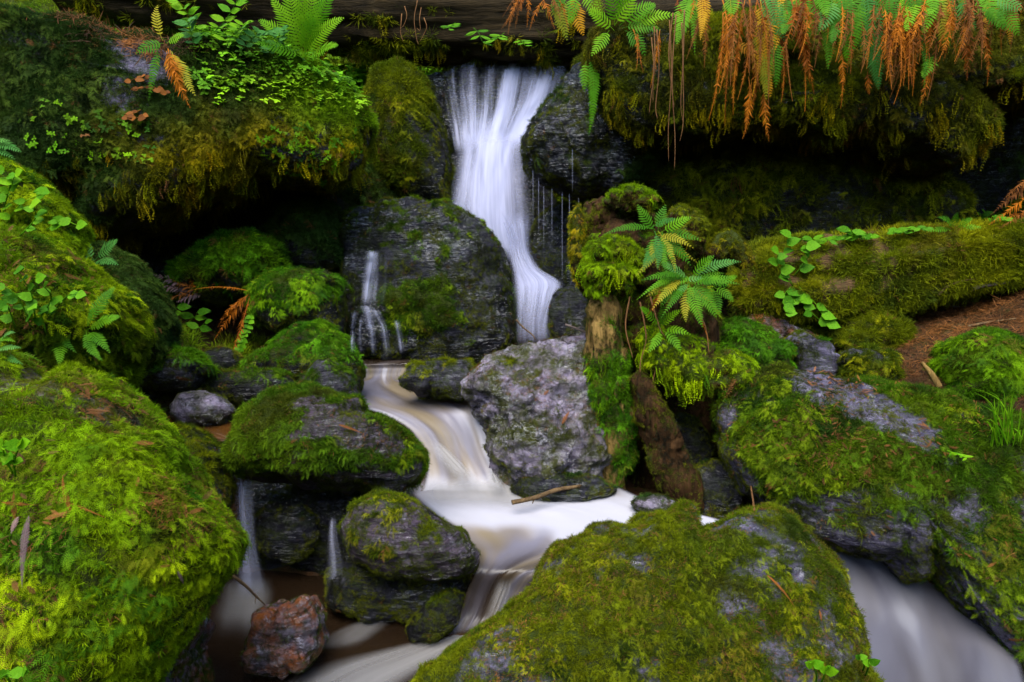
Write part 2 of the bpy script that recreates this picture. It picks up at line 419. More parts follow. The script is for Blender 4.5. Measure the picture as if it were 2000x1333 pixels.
# ------------------------------------------------------------------ stones
ICO = {}
def ico(k):
    if k not in ICO:
        bm = bmesh.new(); bmesh.ops.create_icosphere(bm, subdivisions=k, radius=1.0)
        bm.verts.ensure_lookup_table()
        ICO[k] = (np.array([v.co[:] for v in bm.verts]), np.array([[v.index for v in f.verts] for f in bm.faces])); bm.free()
    return ICO[k]
SURF_V, SURF_F, SURF_N = [], [], [0]
def register(v, f):
    if f.shape[1] == 4: f = np.concatenate([f[:, [0, 1, 2]], f[:, [0, 2, 3]]])
    SURF_V.append(v); SURF_F.append(f + SURF_N[0]); SURF_N[0] += len(v)

def stone_body(outl, Y, tf, tb, lean, skew, sub, amp, seed, chunky=0.35, e=0.8, strata=(0.5, 0.3, 0.2), fine=1.0, grain=0.0):
    outl = np.array(outl, float); c2 = outl.mean(0)
    c = PY(c2[0], c2[1], Y)
    nrm = np.array([skew, -1.0, lean])
    pts = []
    for x, y in outl:
        d = ray(x, y); t = ((c - CAM) @ nrm) / (d @ nrm); p = CAM + d * t; pts.append((p[0] - c[0], p[2] - c[2]))
    pts = np.array(pts); cc = pts.mean(0)
    th = np.linspace(-math.pi, math.pi, 720, endpoint=False); dx, dy = np.cos(th), np.sin(th); R = np.zeros(720)
    for i in range(len(pts)):
        p = pts[i] - cc; q = pts[(i + 1) % len(pts)] - cc; ed = q - p
        den = dx * ed[1] - dy * ed[0]; den = np.where(np.abs(den) < 1e-9, 1e-9, den)
        t = (p[0] * ed[1] - p[1] * ed[0]) / den; s = (p[0] * dy - p[1] * dx) / den
        ok = (t > 0) & (s >= -1e-6) & (s <= 1 + 1e-6); R = np.where(ok, np.maximum(R, t), R)
    R = np.where(R < 1e-4, R.mean(), R)
    k = np.exp(-np.linspace(-2, 2, 15) ** 2); k /= k.sum(); R = np.convolve(np.concatenate([R[-7:], R, R[:7]]), k, 'valid')
    s, f = ico(sub); s = s.copy()
    rho = np.hypot(s[:, 0], s[:, 2]); ang = np.arctan2(s[:, 2], s[:, 0]); n = -s[:, 1]
    rp = rho ** e; npw = np.sign(n) * np.abs(n) ** e
    A = np.array([1.0, skew, 0]); B = np.array([0, lean, 1.0]); N = nrm / np.linalg.norm(nrm)
    a, b_, g = strata; ca, sa = math.cos(a), math.sin(a); cb, sb = math.cos(b_), math.sin(b_)
    rot = np.array([[1, 0, 0], [0, ca, sa], [0, -sa, ca]]) @ np.array([[cb, 0, -sb], [0, 1, 0], [sb, 0, cb]])
    off = np.array([seed * 3.1, seed * 1.7, seed * 0.9]); size = R.mean()
    # outline wanted, as seen from where the photograph was taken, against the outline the rounded body gives
    want = np.zeros(72); tb_ = np.linspace(-math.pi, math.pi, 72, endpoint=False); ux, uy = np.cos(tb_), np.sin(tb_)
    oc = project(c[None])[0]
    for i in range(len(outl)):
        p = outl[i] - oc; q = outl[(i + 1) % len(outl)] - oc; ed = q - p; den = ux * ed[1] - uy * ed[0]; den = np.where(np.abs(den) < 1e-9, 1e-9, den)
        t = (p[0] * ed[1] - p[1] * ed[0]) / den; sq = (p[0] * uy - p[1] * ux) / den
        want = np.where((t > 0) & (sq >= -1e-6) & (sq <= 1 + 1e-6), np.maximum(want, t), want)
    thk = 1.0
    for it in range(4):
        rr = np.interp(ang, np.append(th, math.pi), np.append(R, R[0]))
        v = c + A * (cc[0] + rp * rr * np.cos(ang))[:, None] + B * (cc[1] + rp * rr * np.sin(ang))[:, None] + N * (thk * npw * np.where(n > 0, tf, tb))[:, None]
        nn = vnormals(v, f)
        if (nn * (v - v.mean(0))).sum() < 0: f = f[:, ::-1].copy(); nn = -nn
        f1, f2 = worley(v / size * 1.5 + off, seed)
        disp = amp * size * (fbm(v / size * 1.3 + off, 3, seed) * 1.0 + chunky * (np.clip(f2 - f1, 0, 0.5) - 0.22) * 2.2)
        v = v + nn * disp[:, None]
        if it == 3: break
        px = project(v) - oc; pa = np.arctan2(px[:, 1], px[:, 0]); pr = np.hypot(px[:, 0], px[:, 1])
        bins = ((pa + math.pi) / (2 * math.pi) * 72 + 0.5).astype(int) % 72; got = np.zeros(72); np.maximum.at(got, bins, pr)
        k72 = np.where((got > 1) & (want > 1), want / np.maximum(got, 1), 1.0)
        k72 = np.clip(k72, 0.6, 1.25); k72 = (np.roll(k72, 1) + 2 * k72 + np.roll(k72, -1)) / 4
        # image y runs down, the body's vertical axis up
        R = R * np.interp(-th, np.append(tb_, math.pi), np.append(k72, k72[0]))
        thk = min(1.0, max(0.6, (R.mean() / size)))
    nn = vnormals(v, f)
    q = v @ rot
    lay = ridged(q * np.array([2.0, 2.0, 9.0]) + off, 3, seed + 5)
    disp = fine * (0.035 * min(size, 0.6) * lay + 0.06 * min(size, 0.6) * fbm(v * 6 + off, 4, seed + 7) + 0.022 * min(size, 0.6) * ridged(v * 15 + off, 3, seed + 9))
    if grain > 0: disp = disp + grain * (ridged(v * np.array([16, 16, 1.3]) + off, 3, seed + 2) - 0.3)
    v = v + nn * disp[:, None]
    return v, f
def moss_weight(v, f, bias, kz, kn, seed, bare=(), add=()):
    n = vnormals(v, f)
    m = bias + kz * n[:, 2] + kn * (0.75 * fbm(v * 3.1 + seed, 4, seed + 21, 0.6) + 0.75 * fbm(v * 13 + seed, 3, seed + 22, 0.6))
    if bare or add:
        q = project(v); wob = fbm(v * 4.5, 4, seed + 31, 0.65)
        qq = q + np.stack([wob, fbm(v * 4.5 + 40, 4, seed + 33, 0.65)], 1) * 45
        for poly in bare: m = m - inpoly(qq, poly) * (0.95 + 0.5 * wob)
        for poly in add: m = m + inpoly(qq, poly) * 0.9
    return np.clip(m, 0, 1)
def set_attr(me, name, w):
    me.attributes.new(name, 'FLOAT', 'POINT').data.foreach_set('value', w.astype(np.float32))

STONE = {
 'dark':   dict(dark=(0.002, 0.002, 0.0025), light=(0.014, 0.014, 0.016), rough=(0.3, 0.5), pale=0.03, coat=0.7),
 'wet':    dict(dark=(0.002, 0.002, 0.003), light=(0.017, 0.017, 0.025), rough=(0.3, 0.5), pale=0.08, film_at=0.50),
 'grey':   dict(dark=(0.005, 0.005, 0.007), light=(0.055, 0.052, 0.066), rough=(0.3, 0.5), pale=0.25),
 'schist': dict(dark=(0.006, 0.006, 0.008), light=(0.31, 0.26, 0.34), rough=(0.2, 0.45), pale=0.6, algae=0.45, film_at=0.51, tint=(0.045, 0.050, 0.005), streak=3.0, bump=1.7),
 'lilac':  dict(dark=(0.005, 0.005, 0.007), light=(0.095, 0.085, 0.13), rough=(0.3, 0.5), pale=0.32, streak=5.0),
 'purple': dict(dark=(0.005, 0.004, 0.006), light=(0.070, 0.050, 0.070), rough=(0.3, 0.5), pale=0.2, film_at=0.51, streak=9.0),
 'tan':    dict(dark=(0.020, 0.017, 0.009), light=(0.11, 0.09, 0.052), rough=(0.4, 0.65), pale=0.2, coat=0.1),
 'rusty':  dict(dark=(0.005, 0.003, 0.002), light=(0.13, 0.105, 0.13), rough=(0.2, 0.4), pale=0.6, film_at=0.48, tint=(0.17, 0.045, 0.003), algae=0.3),  # lilac light tone and pale spots paint in wet glints
 'soil':   dict(dark=(0.012, 0.006, 0.003), light=(0.070, 0.033, 0.012), rough=(0.6, 0.9), pale=0.03, coat=0.0),
}
ROCKS = {}
def stone(key, name, label, cat, outl, Y, tf=0.4, tb=0.5, lean=0.35, skew=0.0, sub=5, amp=0.10, seed=1, st='grey', moss=(0.0, 0.9, 0.7), pal='mixed', kind='cushion', size=0.030, sp=0.0042,
          bare=(), add=(), chunky=0.35, e=0.8, strata=(0.5, 0.3, 0.2), parent=None, group=None, hang=None, matfn=None, droop=0.0, lie=0.0, fine=1.0, tintfn=None, fleck=1.0, fpal='fleck', grain=0.0):
    v, f = stone_body(outl, Y, tf, tb, lean, skew, sub, amp, seed, chunky, e, strata, fine, grain)
    w = moss_weight(v, f, *moss, seed, bare, add)
    f1, f2 = worley(v * (26.0 / max(Y, 2.4)) + seed, seed + 2)          # moss swells into cushions
    v = v + vnormals(v, f) * (sstep(w, 0.3, 0.7) * (0.0075 * max(Y, 2.4)) * (0.75 - f1) * 0.8)[:, None]
    base = np.array([v[:, 0].mean(), v[:, 1].mean(), v[:, 2].min()])
    me = mesh_from(name, v - base, f); set_attr(me, 'moss', w)
    mat = matfn if matfn is not None else rock_mat('stone_' + st, strata=(0.5, 0.3, 0.2), **STONE[st])
    if parent is not None:
        o = link(name, me, mat, parent, Vector(base) - parent.location)
    else:
        o = link(name, me, mat, None, base); tag(o, label, cat, group)
    register(v, f); ROCKS[key] = (o, v, f, w)
    ws = sstep(w, 0.28, 0.6)
    if w.max() > 0.3:
        dk = lambda p, n_, c_: (tintfn(p, n_, c_) if tintfn is not None else c_) * np.array([0.50, 0.58, 0.6])  # under layer tinted darker, painting shade into the gaps between fronds
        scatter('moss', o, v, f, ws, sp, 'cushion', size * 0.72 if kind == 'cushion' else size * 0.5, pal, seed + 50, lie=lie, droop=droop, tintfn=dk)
        cl = sstep(fbm(v * (22.0 / max(Y, 2.4)), 3, seed + 6, 0.6), -0.22 if kind == 'cushion' else -0.38, 0.16)
        scatter('moss_fronds', o, v, f, ws * cl, sp * 1.22, 'feather', size * (0.95 if kind == 'cushion' else 0.85), pal, seed + 51, lie=1, droop=droop, tintfn=tintfn)
    if fleck > 0:
        scatter('moss_flecks', o, v, f, (1 - ws) * sstep(fbm(v * 7, 3, seed + 4, 0.65), -0.25, 0.25), 0.0033 / fleck, 'cushion', 0.0070, fpal, seed + 70)
    if hang is not None:      # long strands under overhangs and on steep faces
        n = vnormals(v, f); hw = ws * sstep(-n[:, 2], hang[0], hang[0] + 0.35) * (fbm(v * 5, 3, seed) > -0.1)
        scatter('hanging_moss', o, v, f, hw, hang[1], 'hanger', hang[2], hang[3], seed + 80, droop=1.0)
    return o

# ================================================================== THE SETTING
# ---- ground: one sheet, its unseen outer banks raised all round to limit sky light
def ground_z(x, y):
    bed = np.interp(y, [-3, 0, 3.0, 3.6, 4.2, 4.8, 5.6, 6.5, 7.6, 8.3, 8.7, 9.6, 12, 16, 40], [-1.1, -1.2, -1.25, -1.15, -0.95, -0.75, -0.5, -0.4, -0.3, 1.2, 2.75, 3.0, 5.2, 8.5, 22])
    sh = np.clip((4.9 - y) * 1.1, 0, 2.6); xr = x - sh; xl = x + sh * 0.8
    rb = np.interp(xr, [1.0, 1.7, 2.4, 3.4, 5, 8, 14, 40], [-3, -0.6, 0.2, 0.62, 1.1, 3.6, 9.5, 24])
    lb = np.interp(-xl, [1.2, 1.8, 2.6, 4.0, 6, 9, 15, 40], [-3, -0.5, 0.15, 0.9, 2.2, 5, 10, 24])
    back = np.interp(-y, [1.0, 4, 8, 16, 40], [-3, 0.2, 1.5, 5, 14])  # unseen rise behind the camera, kept low to let sky light in
    z = np.maximum(np.maximum(bed, back), np.maximum(rb, lb))
    return z
def axis(a0, b0, fine, lo, hi):
    t = list(np.arange(a0, b0, fine)); s = fine
    x = b0
    while x < hi: t.append(x); s *= 1.22; x += s
    t.append(hi); s = fine; x = a0 - fine; pre = []
    while x > lo: pre.append(x); s *= 1.22; x -= s
    pre.append(lo); return np.array(pre[::-1] + t)
gx = axis(-5, 5, 0.055, -40, 40); gy = axis(2.0, 10.5, 0.055, -40, 40)
GX, GY = np.meshgrid(gx, gy); P0 = np.stack([GX.ravel(), GY.ravel(), np.zeros(GX.size)], 1)
gz = ground_z(P0[:, 0], P0[:, 1])
gz = gz + 0.10 * fbm(P0 * 1.1, 4, 3) + 0.05 * ridged(P0 * 3.2, 4, 8)
gv = P0.copy(); gv[:, 2] = gz
nx, ny = len(gx), len(gy); ii = np.arange(nx * ny).reshape(ny, nx)
gf = np.stack([ii[:-1, :-1].ravel(), ii[:-1, 1:].ravel(), ii[1:, 1:].ravel(), ii[1:, :-1].ravel()], 1)
gme = mesh_from('ground', gv, gf)
gw = np.clip(0.25 + 0.9 * fbm(gv * 1.7, 4, 12) + 0.35 * (gv[:, 1] > 9) + 0.5 * (gv[:, 2] > 1.5), 0, 1) * (gv[:, 2] > -0.25)
soil_zone = (gv[:, 0] > 2.0) & (gv[:, 1] > 3.6) & (gv[:, 1] < 6.6)
gw = np.where(soil_zone, np.clip(gw - 0.35, 0, 0.35), gw)
set_attr(gme, 'moss', gw)
ground = link('ground', gme, rock_mat('forest_soil', **STONE['soil'])); tag(ground, 'dark soil and stream bed of the ravine', kind='structure')
register(gv, gf)
scatter('ground_moss', None, gv, gf, sstep(gw, 0.3, 0.6) * (gv[:, 1] < 14) * (gv[:, 1] > 1), 0.0075, 'cushion', 0.034, 'mixed', 900, label='thin green moss over the ravine soil', cat='moss', origin=(0, 0, 0))

# ================================================================== STONES
B = 'boulders and stones of the stream'
def righttint(p, n, c):      # browner towards the fall, ochre at the far end
    t = sstep(fbm(p * 1.6, 3, 14), -0.25, 0.35)[:, None]
    return c * (1 - t * .6) + np.array([0.085, 0.062, 0.008]) * t * .6
def lefttint(p, n, c):      # left bank's moss, grey-green to ochre; the ochre is lifted to lend missing light
    q = project(p); t = sstep(q[:, 0] + 90 * fbm(p * 3, 3, 4), 150, 420) * sstep(q[:, 1] + 60 * fbm(p * 3, 3, 5), 180, 300)
    t2 = sstep(q[:, 1] + 0.35 * (700 - q[:, 0]), 330, 210) * sstep(q[:, 0], 480, 600)
    c = c * (1 - t[:, None]) + np.array([0.33, 0.26, 0.004]) * t[:, None] * (0.7 + 0.5 * (fbm(p * 9, 2, 6)[:, None] + 0.5))
    return c * (1 - t2[:, None]) + np.array([0.17, 0.30, 0.004]) * t2[:, None]
stone('cliffL', 'overhanging_boulder', 'huge overhanging moss-draped boulder filling the upper left, left of the waterfall', 'boulder',
      [(-250, -60), (0, 5), (110, 25), (230, 62), (330, 85), (480, 75), (560, 100), (640, 140), (700, 190), (738, 238), (715, 290), (690, 350), (640, 372), (560, 362), (500, 372), (430, 400), (350, 440), (270, 462), (200, 450), (150, 430), (-100, 430), (-300, 300)],
      5.95, 0.55, 1.5, 0.16, 0.35, 6, 0.10, 11, 'lilac', (0.62, 0.35, 0.55), 'deep', 'cushion', 0.019, 0.0032, strata=(0.15, 0.25, 0), e=0.5,
      bare=([(210, 40), (330, 90), (330, 150), (300, 240), (180, 260), (215, 180), (235, 120)], [(0, 55), (110, 60), (100, 85), (0, 80)]), hang=(0.1, 0.007, 0.035, 'yellow'), tintfn=lefttint)
stone('cliffR', 'overhanging_boulder', 'broad overhanging mossy boulder under the rust and green ferns at upper right', 'boulder',
      [(1130, 60), (1250, 40), (1400, 20), (1700, 0), (2000, -20), (2300, -40), (2350, 150), (2100, 190), (1960, 205), (1930, 290), (1840, 335), (1700, 322), (1560, 312), (1400, 305), (1320, 300), (1200, 310), (1140, 220)],
      6.4, 0.6, 2.2, 0.10, -0.05, 6, 0.16, 12, 'dark', (0.50, 0.3, 0.8), 'olive', 'cushion', 0.018, 0.0032, hang=(-0.4, 0.0075, 0.034, 'yellow'), tintfn=righttint, e=0.55)
stone('cliffR2', 'boulder', 'dark moss-streaked rock tier in the shade below the right overhang', 'boulder',
      [(1230, 330), (1400, 285), (1600, 290), (1800, 300), (1900, 400), (1850, 490), (1600, 520), (1400, 520), (1270, 420)],
      7.0, 0.45, 1.2, 0.05, 0, 6, 0.13, 13, 'dark', (0.35, 0.3, 0.8), 'olive', 'cushion', 0.026, 0.0042, hang=(0.0, 0.009, 0.045, 'olive'))
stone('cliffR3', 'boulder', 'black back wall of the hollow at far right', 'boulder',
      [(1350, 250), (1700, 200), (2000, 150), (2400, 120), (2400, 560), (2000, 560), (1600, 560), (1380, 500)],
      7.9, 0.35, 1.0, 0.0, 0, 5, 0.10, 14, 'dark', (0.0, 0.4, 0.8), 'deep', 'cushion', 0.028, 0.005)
stone('fallL', 'upright_rock', 'tall upright rock with olive moss at the left edge of the waterfall', 'rock',
      [(735, 135), (785, 120), (822, 150), (850, 200), (872, 270), (884, 330), (880, 400), (800, 400), (745, 335), (722, 270), (714, 215), (722, 170)],
      7.7, 0.42, 0.7, 0.12, -0.2, 5, 0.09, 15, 'dark', (0.55, 0.2, 0.5), 'olive', 'cushion', 0.020, 0.0036, bare=([(840, 140), (900, 140), (900, 400), (780, 400), (830, 280)],), fine=0.6)
stone('fallR', 'wet_rock', 'glistening dark wet rock bulging at the right edge of the waterfall', 'rock',
      [(1160, 125), (1122, 142), (1090, 180), (1042, 235), (1018, 282), (1028, 330), (1070, 365), (1130, 388), (1200, 388), (1280, 345), (1330, 260), (1330, 160), (1250, 110), (1180, 115)],
      7.0, 0.5, 0.9, 0.15, 0.1, 6, 0.10, 16, 'wet', (0.0, 0.35, 0.7), 'deep', 'cushion', 0.018, 0.004, fine=1.6, strata=(0.9, 0.5, 0), add=([(1200, 130), (1350, 130), (1350, 360), (1210, 370), (1260, 260)],))
stone('lip', 'ledge_rock', 'black ledge the waterfall spills over beneath the fallen log', 'rock',
      [(820, 160), (870, 128), (960, 118), (1020, 113), (1090, 115), (1160, 135), (1170, 280), (1060, 320), (900, 320), (830, 260)],
      8.6, 0.34, 0.8, 0.05, 0, 6, 0.08, 17, 'wet', (-0.4, 0.3, 0.6), 'deep', 'cushion', 0.02, 0.005, e=0.6, fine=1.3)
stone('step', 'ledge_rock', 'dark lower step under the fanning middle of the waterfall', 'rock',
      [(820, 310), (900, 285), (1000, 283), (1060, 300), (1090, 400), (1120, 570), (900, 570), (830, 430)],
      8.45, 0.4, 0.8, 0.25, 0, 5, 0.08, 18, 'wet', (-0.5, 0.3, 0.6), 'deep', 'cushion', 0.02, 0.005)
stone('wetA', 'wet_rock', 'smooth bluish wet rock right of the lower falling water', 'rock',
      [(1022, 500), (1045, 430), (1085, 395), (1150, 400), (1180, 560), (1080, 600), (1040, 560)], 7.75, 0.32, 0.5, 0.3, 0, 5, 0.07, 19, 'wet', (-0.35, 0.4, 0.5), 'deep', 'cushion', 0.02, 0.005, fine=0.5)
stone('wetB', 'wet_rock', 'small dark splashed rock at the foot of the waterfall', 'rock',
      [(1062, 610), (1080, 575), (1110, 560), (1150, 570), (1160, 680), (1100, 690), (1068, 660)], 6.95, 0.3, 0.5, 0.3, 0, 4, 0.08, 20, 'wet', (-0.5, 0.4, 0.5), 'deep', 'cushion', 0.02, 0.006)
stone('central', 'boulder', 'large wet blue-grey boulder in the middle with a trickle on its left', 'boulder',
      [(660, 425), (700, 402), (770, 390), (830, 392), (890, 408), (945, 440), (980, 490), (1000, 570), (1008, 640), (1006, 695), (940, 730), (800, 730), (690, 725), (675, 640), (672, 540), (658, 470)],
      7.0, 0.62, 0.8, 0.32, 0.05, 6, 0.12, 21, 'wet', (-0.06, 0.25, 1.1), 'mixed', 'cushion', 0.016, 0.0036, fine=1.5, add=([(740, 560), (860, 540), (900, 640), (760, 650)],))
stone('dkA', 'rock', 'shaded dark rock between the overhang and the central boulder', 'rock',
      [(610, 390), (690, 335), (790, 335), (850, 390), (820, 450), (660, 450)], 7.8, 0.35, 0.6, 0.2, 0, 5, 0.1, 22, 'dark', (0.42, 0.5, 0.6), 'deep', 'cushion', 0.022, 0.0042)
stone('hollow', 'rock', 'added dark rock standing in for shade in the hollow under the left overhang', 'rock',  # dark body added to close off the hollow and keep it dark
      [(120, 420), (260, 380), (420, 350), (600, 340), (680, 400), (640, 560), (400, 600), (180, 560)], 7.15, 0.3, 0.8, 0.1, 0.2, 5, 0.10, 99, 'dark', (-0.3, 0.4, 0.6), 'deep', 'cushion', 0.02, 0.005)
stone('r8', 'mossy_rock', 'rounded dark mossy rock just left of the central boulder', 'rock',
      [(520, 455), (560, 407), (610, 393), (655, 410), (668, 450), (672, 520), (640, 540), (550, 535), (522, 500)], 6.85, 0.38, 0.5, 0.25, 0, 5, 0.09, 23, 'dark', (0.45, 0.6, 0.5), 'deep', 'cushion', 0.024, 0.0036, lie=1, group=B)
stone('r9', 'mossy_rock', 'domed mossy rock at the mouth of the dark left hollow', 'rock',
      [(335, 525), (400, 478), (450, 462), (510, 468), (550, 488), (560, 530), (520, 575), (420, 590), (340, 570)], 6.25, 0.42, 0.5, 0.4, 0, 5, 0.1, 24, 'dark', (0.6, 0.6, 0.5), 'fresh', 'cushion', 0.024, 0.0036, group=B)
stone('r10', 'mossy_rock', 'bright green moss-capped rock with a bare grey crown', 'rock',
      [(490, 565), (525, 533), (590, 526), (640, 535), (670, 550), (678, 610), (668, 655), (560, 655), (497, 625)], 5.95, 0.4, 0.5, 0.35, 0, 5, 0.08, 25, 'dark', (0.5, 0.7, 0.4), 'fresh', 'feather', 0.024, 0.0036, lie=1, bare=([(560, 520), (660, 520), (655, 548), (570, 542)], [(520, 640), (700, 560), (700, 720), (500, 720)]), group=B)
stone('r11', 'mossy_rock', 'wedge-shaped rock with a bright mossy back at the pool edge', 'rock',
      [(468, 720), (520, 680), (590, 637), (632, 634), (680, 665), (714, 720), (705, 765), (560, 770), (475, 755)], 5.5, 0.38, 0.45, 0.55, 0, 5, 0.07, 26, 'dark', (0.0, 1.15, 0.45), 'fresh', 'feather', 0.022, 0.0036, lie=1, group=B)
stone('r12', 'rock', 'small lichen-dotted pointed rock beside the milky pool', 'rock',
      [(588, 740), (620, 704), (650, 700), (690, 735), (704, 775), (640, 800), (593, 775)], 5.1, 0.22, 0.3, 0.4, 0, 5, 0.1, 27, 'grey', (-0.1, 0.7, 0.8), 'mixed', 'cushion', 0.018, 0.0036, group=B)
stone('r13', 'rock', 'low flat dark rock behind the brown pool', 'rock',
      [(362, 760), (420, 731), (500, 722), (560, 728), (584, 760), (560, 805), (450, 815), (375, 800)], 5.0, 0.28, 0.35, 0.6, 0, 5, 0.08, 28, 'dark', (-0.1, 0.7, 0.7), 'mixed', 'cushion', 0.018, 0.0036, group=B)
stone('r14', 'rock', 'small bluish banded stone standing in the brown pool', 'rock',
      [(333, 795), (350, 768), (400, 765), (440, 780), (465, 805), (440, 835), (370, 835), (338, 820)], 4.55, 0.17, 0.25, 0.5, 0, 5, 0.08, 29, 'schist', (-0.8, 0.3, 0.4), 'mixed', 'cushion', 0.016, 0.004, fine=1.5, group=B, fleck=0.3)
stone('m15', 'mossy_boulder', 'big dome of thick yellow-green moss with ferns at left', 'boulder',
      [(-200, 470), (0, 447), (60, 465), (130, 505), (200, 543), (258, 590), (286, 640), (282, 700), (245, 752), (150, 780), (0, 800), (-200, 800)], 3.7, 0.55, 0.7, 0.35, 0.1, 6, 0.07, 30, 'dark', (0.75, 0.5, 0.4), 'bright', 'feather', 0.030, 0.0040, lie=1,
      tintfn=lambda p, n, c: c * (0.55 + 0.45 * sstep(n[:, 2], -0.1, 0.5))[:, None])  # tint darkens away from upward faces: shade painted on the dome's flanks
stone('m16', 'mossy_boulder', 'mossy mound with creeping ivy behind the left dome', 'boulder',
      [(-150, 320), (0, 310), (60, 343), (120, 395), (172, 450), (190, 520), (60, 540), (-150, 540)], 4.5, 0.4, 0.6, 0.35, 0.15, 5, 0.07, 31, 'dark', (0.7, 0.5, 0.4), 'bright', 'feather', 0.026, 0.0040, lie=1)
stone('m17', 'mossy_boulder', 'sloping dark green mossy rock tucked behind the left dome', 'boulder',
      [(140, 510), (200, 478), (260, 508), (310, 570), (348, 640), (345, 710), (250, 740), (170, 660)], 4.7, 0.35, 0.6, 0.5, 0.2, 5, 0.07, 32, 'dark', (0.6, 0.5, 0.4), 'deep', 'feather', 0.024, 0.0040, lie=1)
stone('r18', 'mossy_rock', 'little knobbly half-mossed rock beside the left dome', 'rock',
      [(262, 715), (288, 650), (340, 678), (400, 700), (420, 728), (385, 765), (285, 765)], 4.75, 0.25, 0.3, 0.5, 0, 5, 0.13, 33, 'grey', (0.05, 0.9, 0.7), 'fresh', 'cushion', 0.02, 0.0036, group=B)
stone('r19', 'mossy_rock', 'brownish mossy bank stone left of the brown pool', 'rock',
      [(205, 800), (240, 738), (300, 728), (345, 745), (352, 775), (335, 805), (300, 840), (230, 840)], 4.85, 0.28, 0.35, 0.4, 0, 5, 0.12, 34, 'dark', (0.2, 0.6, 0.6), 'olive', 'cushion', 0.02, 0.0036, group=B)
stone('fgL', 'mossy_boulder', 'great foreground boulder at lower left blanketed in feathery green moss', 'boulder',
      [(-250, 610), (-120, 650), (0, 692), (100, 716), (190, 752), (280, 802), (328, 850), (390, 930), (440, 1005), (473, 1048), (458, 1110), (420, 1150), (378, 1215), (325, 1290), (285, 1400), (100, 1520), (-300, 1450)],
      2.42, 0.42, 0.7, 0.65, 0.0, 6, 0.06, 35, 'tan', (0.72, 0.3, 0.35), 'bright', 'feather', 0.036, 0.0056, lie=1, fine=0.7,
      bare=([(-20, 715), (110, 728), (250, 790), (300, 830), (240, 830), (120, 800), (60, 770), (-20, 760)],))
stone('fgL2', 'wet_rock', 'reddish wet rock in the shadow under the lower left boulder', 'rock',
      [(280, 1240), (340, 1200), (392, 1195), (400, 1290), (390, 1420), (270, 1420)], 2.75, 0.2, 0.4, 0.4, 0, 5, 0.12, 36, 'rusty', (-0.7, 0.4, 0.5), 'deep', 'cushion', 0.02, 0.005)
stone('r21', 'rock', 'steep dark wet rock beside the thin left trickle', 'rock',
      [(318, 850), (345, 828), (395, 850), (432, 882), (448, 930), (455, 980), (435, 1025), (380, 1000), (335, 910)], 3.75, 0.22, 0.4, 0.4, 0, 5, 0.1, 37, 'wet', (0.0, 0.7, 0.7), 'olive', 'cushion', 0.018, 0.0038)
stone('r22', 'mossy_boulder', 'flat purple-grey banded rock with moss sides between the pools', 'boulder',
      [(446, 890), (458, 840), (488, 790), (540, 760), (600, 754), (680, 783), (750, 823), (800, 850), (828, 890), (818, 930), (780, 962), (700, 962), (600, 952), (500, 937), (454, 915)],
      4.0, 0.42, 0.5, 0.75, 0, 6, 0.07, 38, 'purple', (0.62, 0.2, 0.5), 'mixed', 'cushion', 0.020, 0.0036, fine=1.3, strata=(0.3, 0.1, 0),
      bare=([(540, 775), (640, 765), (760, 830), (800, 860), (740, 880), (640, 850), (560, 850), (600, 800)], [(560, 905), (820, 900), (830, 1000), (500, 1000), (450, 925)]))
stone('r23', 'rock', 'brown-violet rounded rock with mossy fringe at the heart of the cascade', 'rock',
      [(660, 1035), (690, 985), (740, 960), (800, 975), (860, 1010), (910, 1045), (933, 1085), (920, 1112), (860, 1132), (760, 1127), (690, 1100)],
      3.55, 0.32, 0.4, 0.6, 0, 6, 0.08, 39, 'purple', (0.0, 0.3, 0.95), 'olive', 'cushion', 0.017, 0.0036, fine=1.4)
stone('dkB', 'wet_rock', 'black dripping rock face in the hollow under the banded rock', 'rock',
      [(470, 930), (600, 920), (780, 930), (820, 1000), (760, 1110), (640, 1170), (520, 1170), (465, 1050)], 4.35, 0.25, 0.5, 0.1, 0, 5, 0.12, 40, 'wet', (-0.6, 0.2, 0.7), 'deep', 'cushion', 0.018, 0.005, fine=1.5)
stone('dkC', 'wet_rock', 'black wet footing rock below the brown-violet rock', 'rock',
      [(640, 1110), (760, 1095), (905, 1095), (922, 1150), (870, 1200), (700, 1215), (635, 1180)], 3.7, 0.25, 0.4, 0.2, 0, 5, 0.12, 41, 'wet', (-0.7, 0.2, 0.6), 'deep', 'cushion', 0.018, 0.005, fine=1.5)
stone('r25', 'wet_rock', 'angular rust-orange wet rock standing in the dark lower pool', 'rock',
      [(473, 1285), (490, 1230), (500, 1193), (560, 1178), (612, 1158), (633, 1180), (637, 1255), (600, 1300), (540, 1325), (480, 1315)], 3.12, 0.2, 0.25, 0.4, 0, 5, 0.12, 42, 'rusty', (-0.8, 0.3, 0.4), 'deep', 'cushion', 0.016, 0.005, fine=1.7, chunky=0.8, fleck=0.5)
stone('r26', 'wet_rock', 'small dark half-sunk stone left of the bottom cascade', 'rock',
      [(793, 1225), (830, 1180), (880, 1148), (908, 1160), (897, 1215), (850, 1255), (800, 1255)], 3.45, 0.16, 0.25, 0.4, 0, 4, 0.1, 43, 'dark', (-0.3, 0.5, 0.6), 'olive', 'cushion', 0.016, 0.0045)
stone('schist', 'schist_boulder', 'pale silvery schist boulder with lilac glints beside the stump', 'boulder',
      [(900, 775), (925, 728), (965, 700), (1020, 684), (1085, 672), (1150, 665), (1190, 705), (1195, 900), (1160, 965), (1050, 978), (980, 945), (953, 880), (950, 820), (918, 780)],
      4.9, 0.42, 0.6, 0.35, 0.1, 6, 0.10, 44, 'schist', (-0.30, 0.1, 0.95), 'olive', 'cushion', 0.016, 0.0036, fine=2.2, strata=(0.9, 0.6, 0), fleck=0.5)
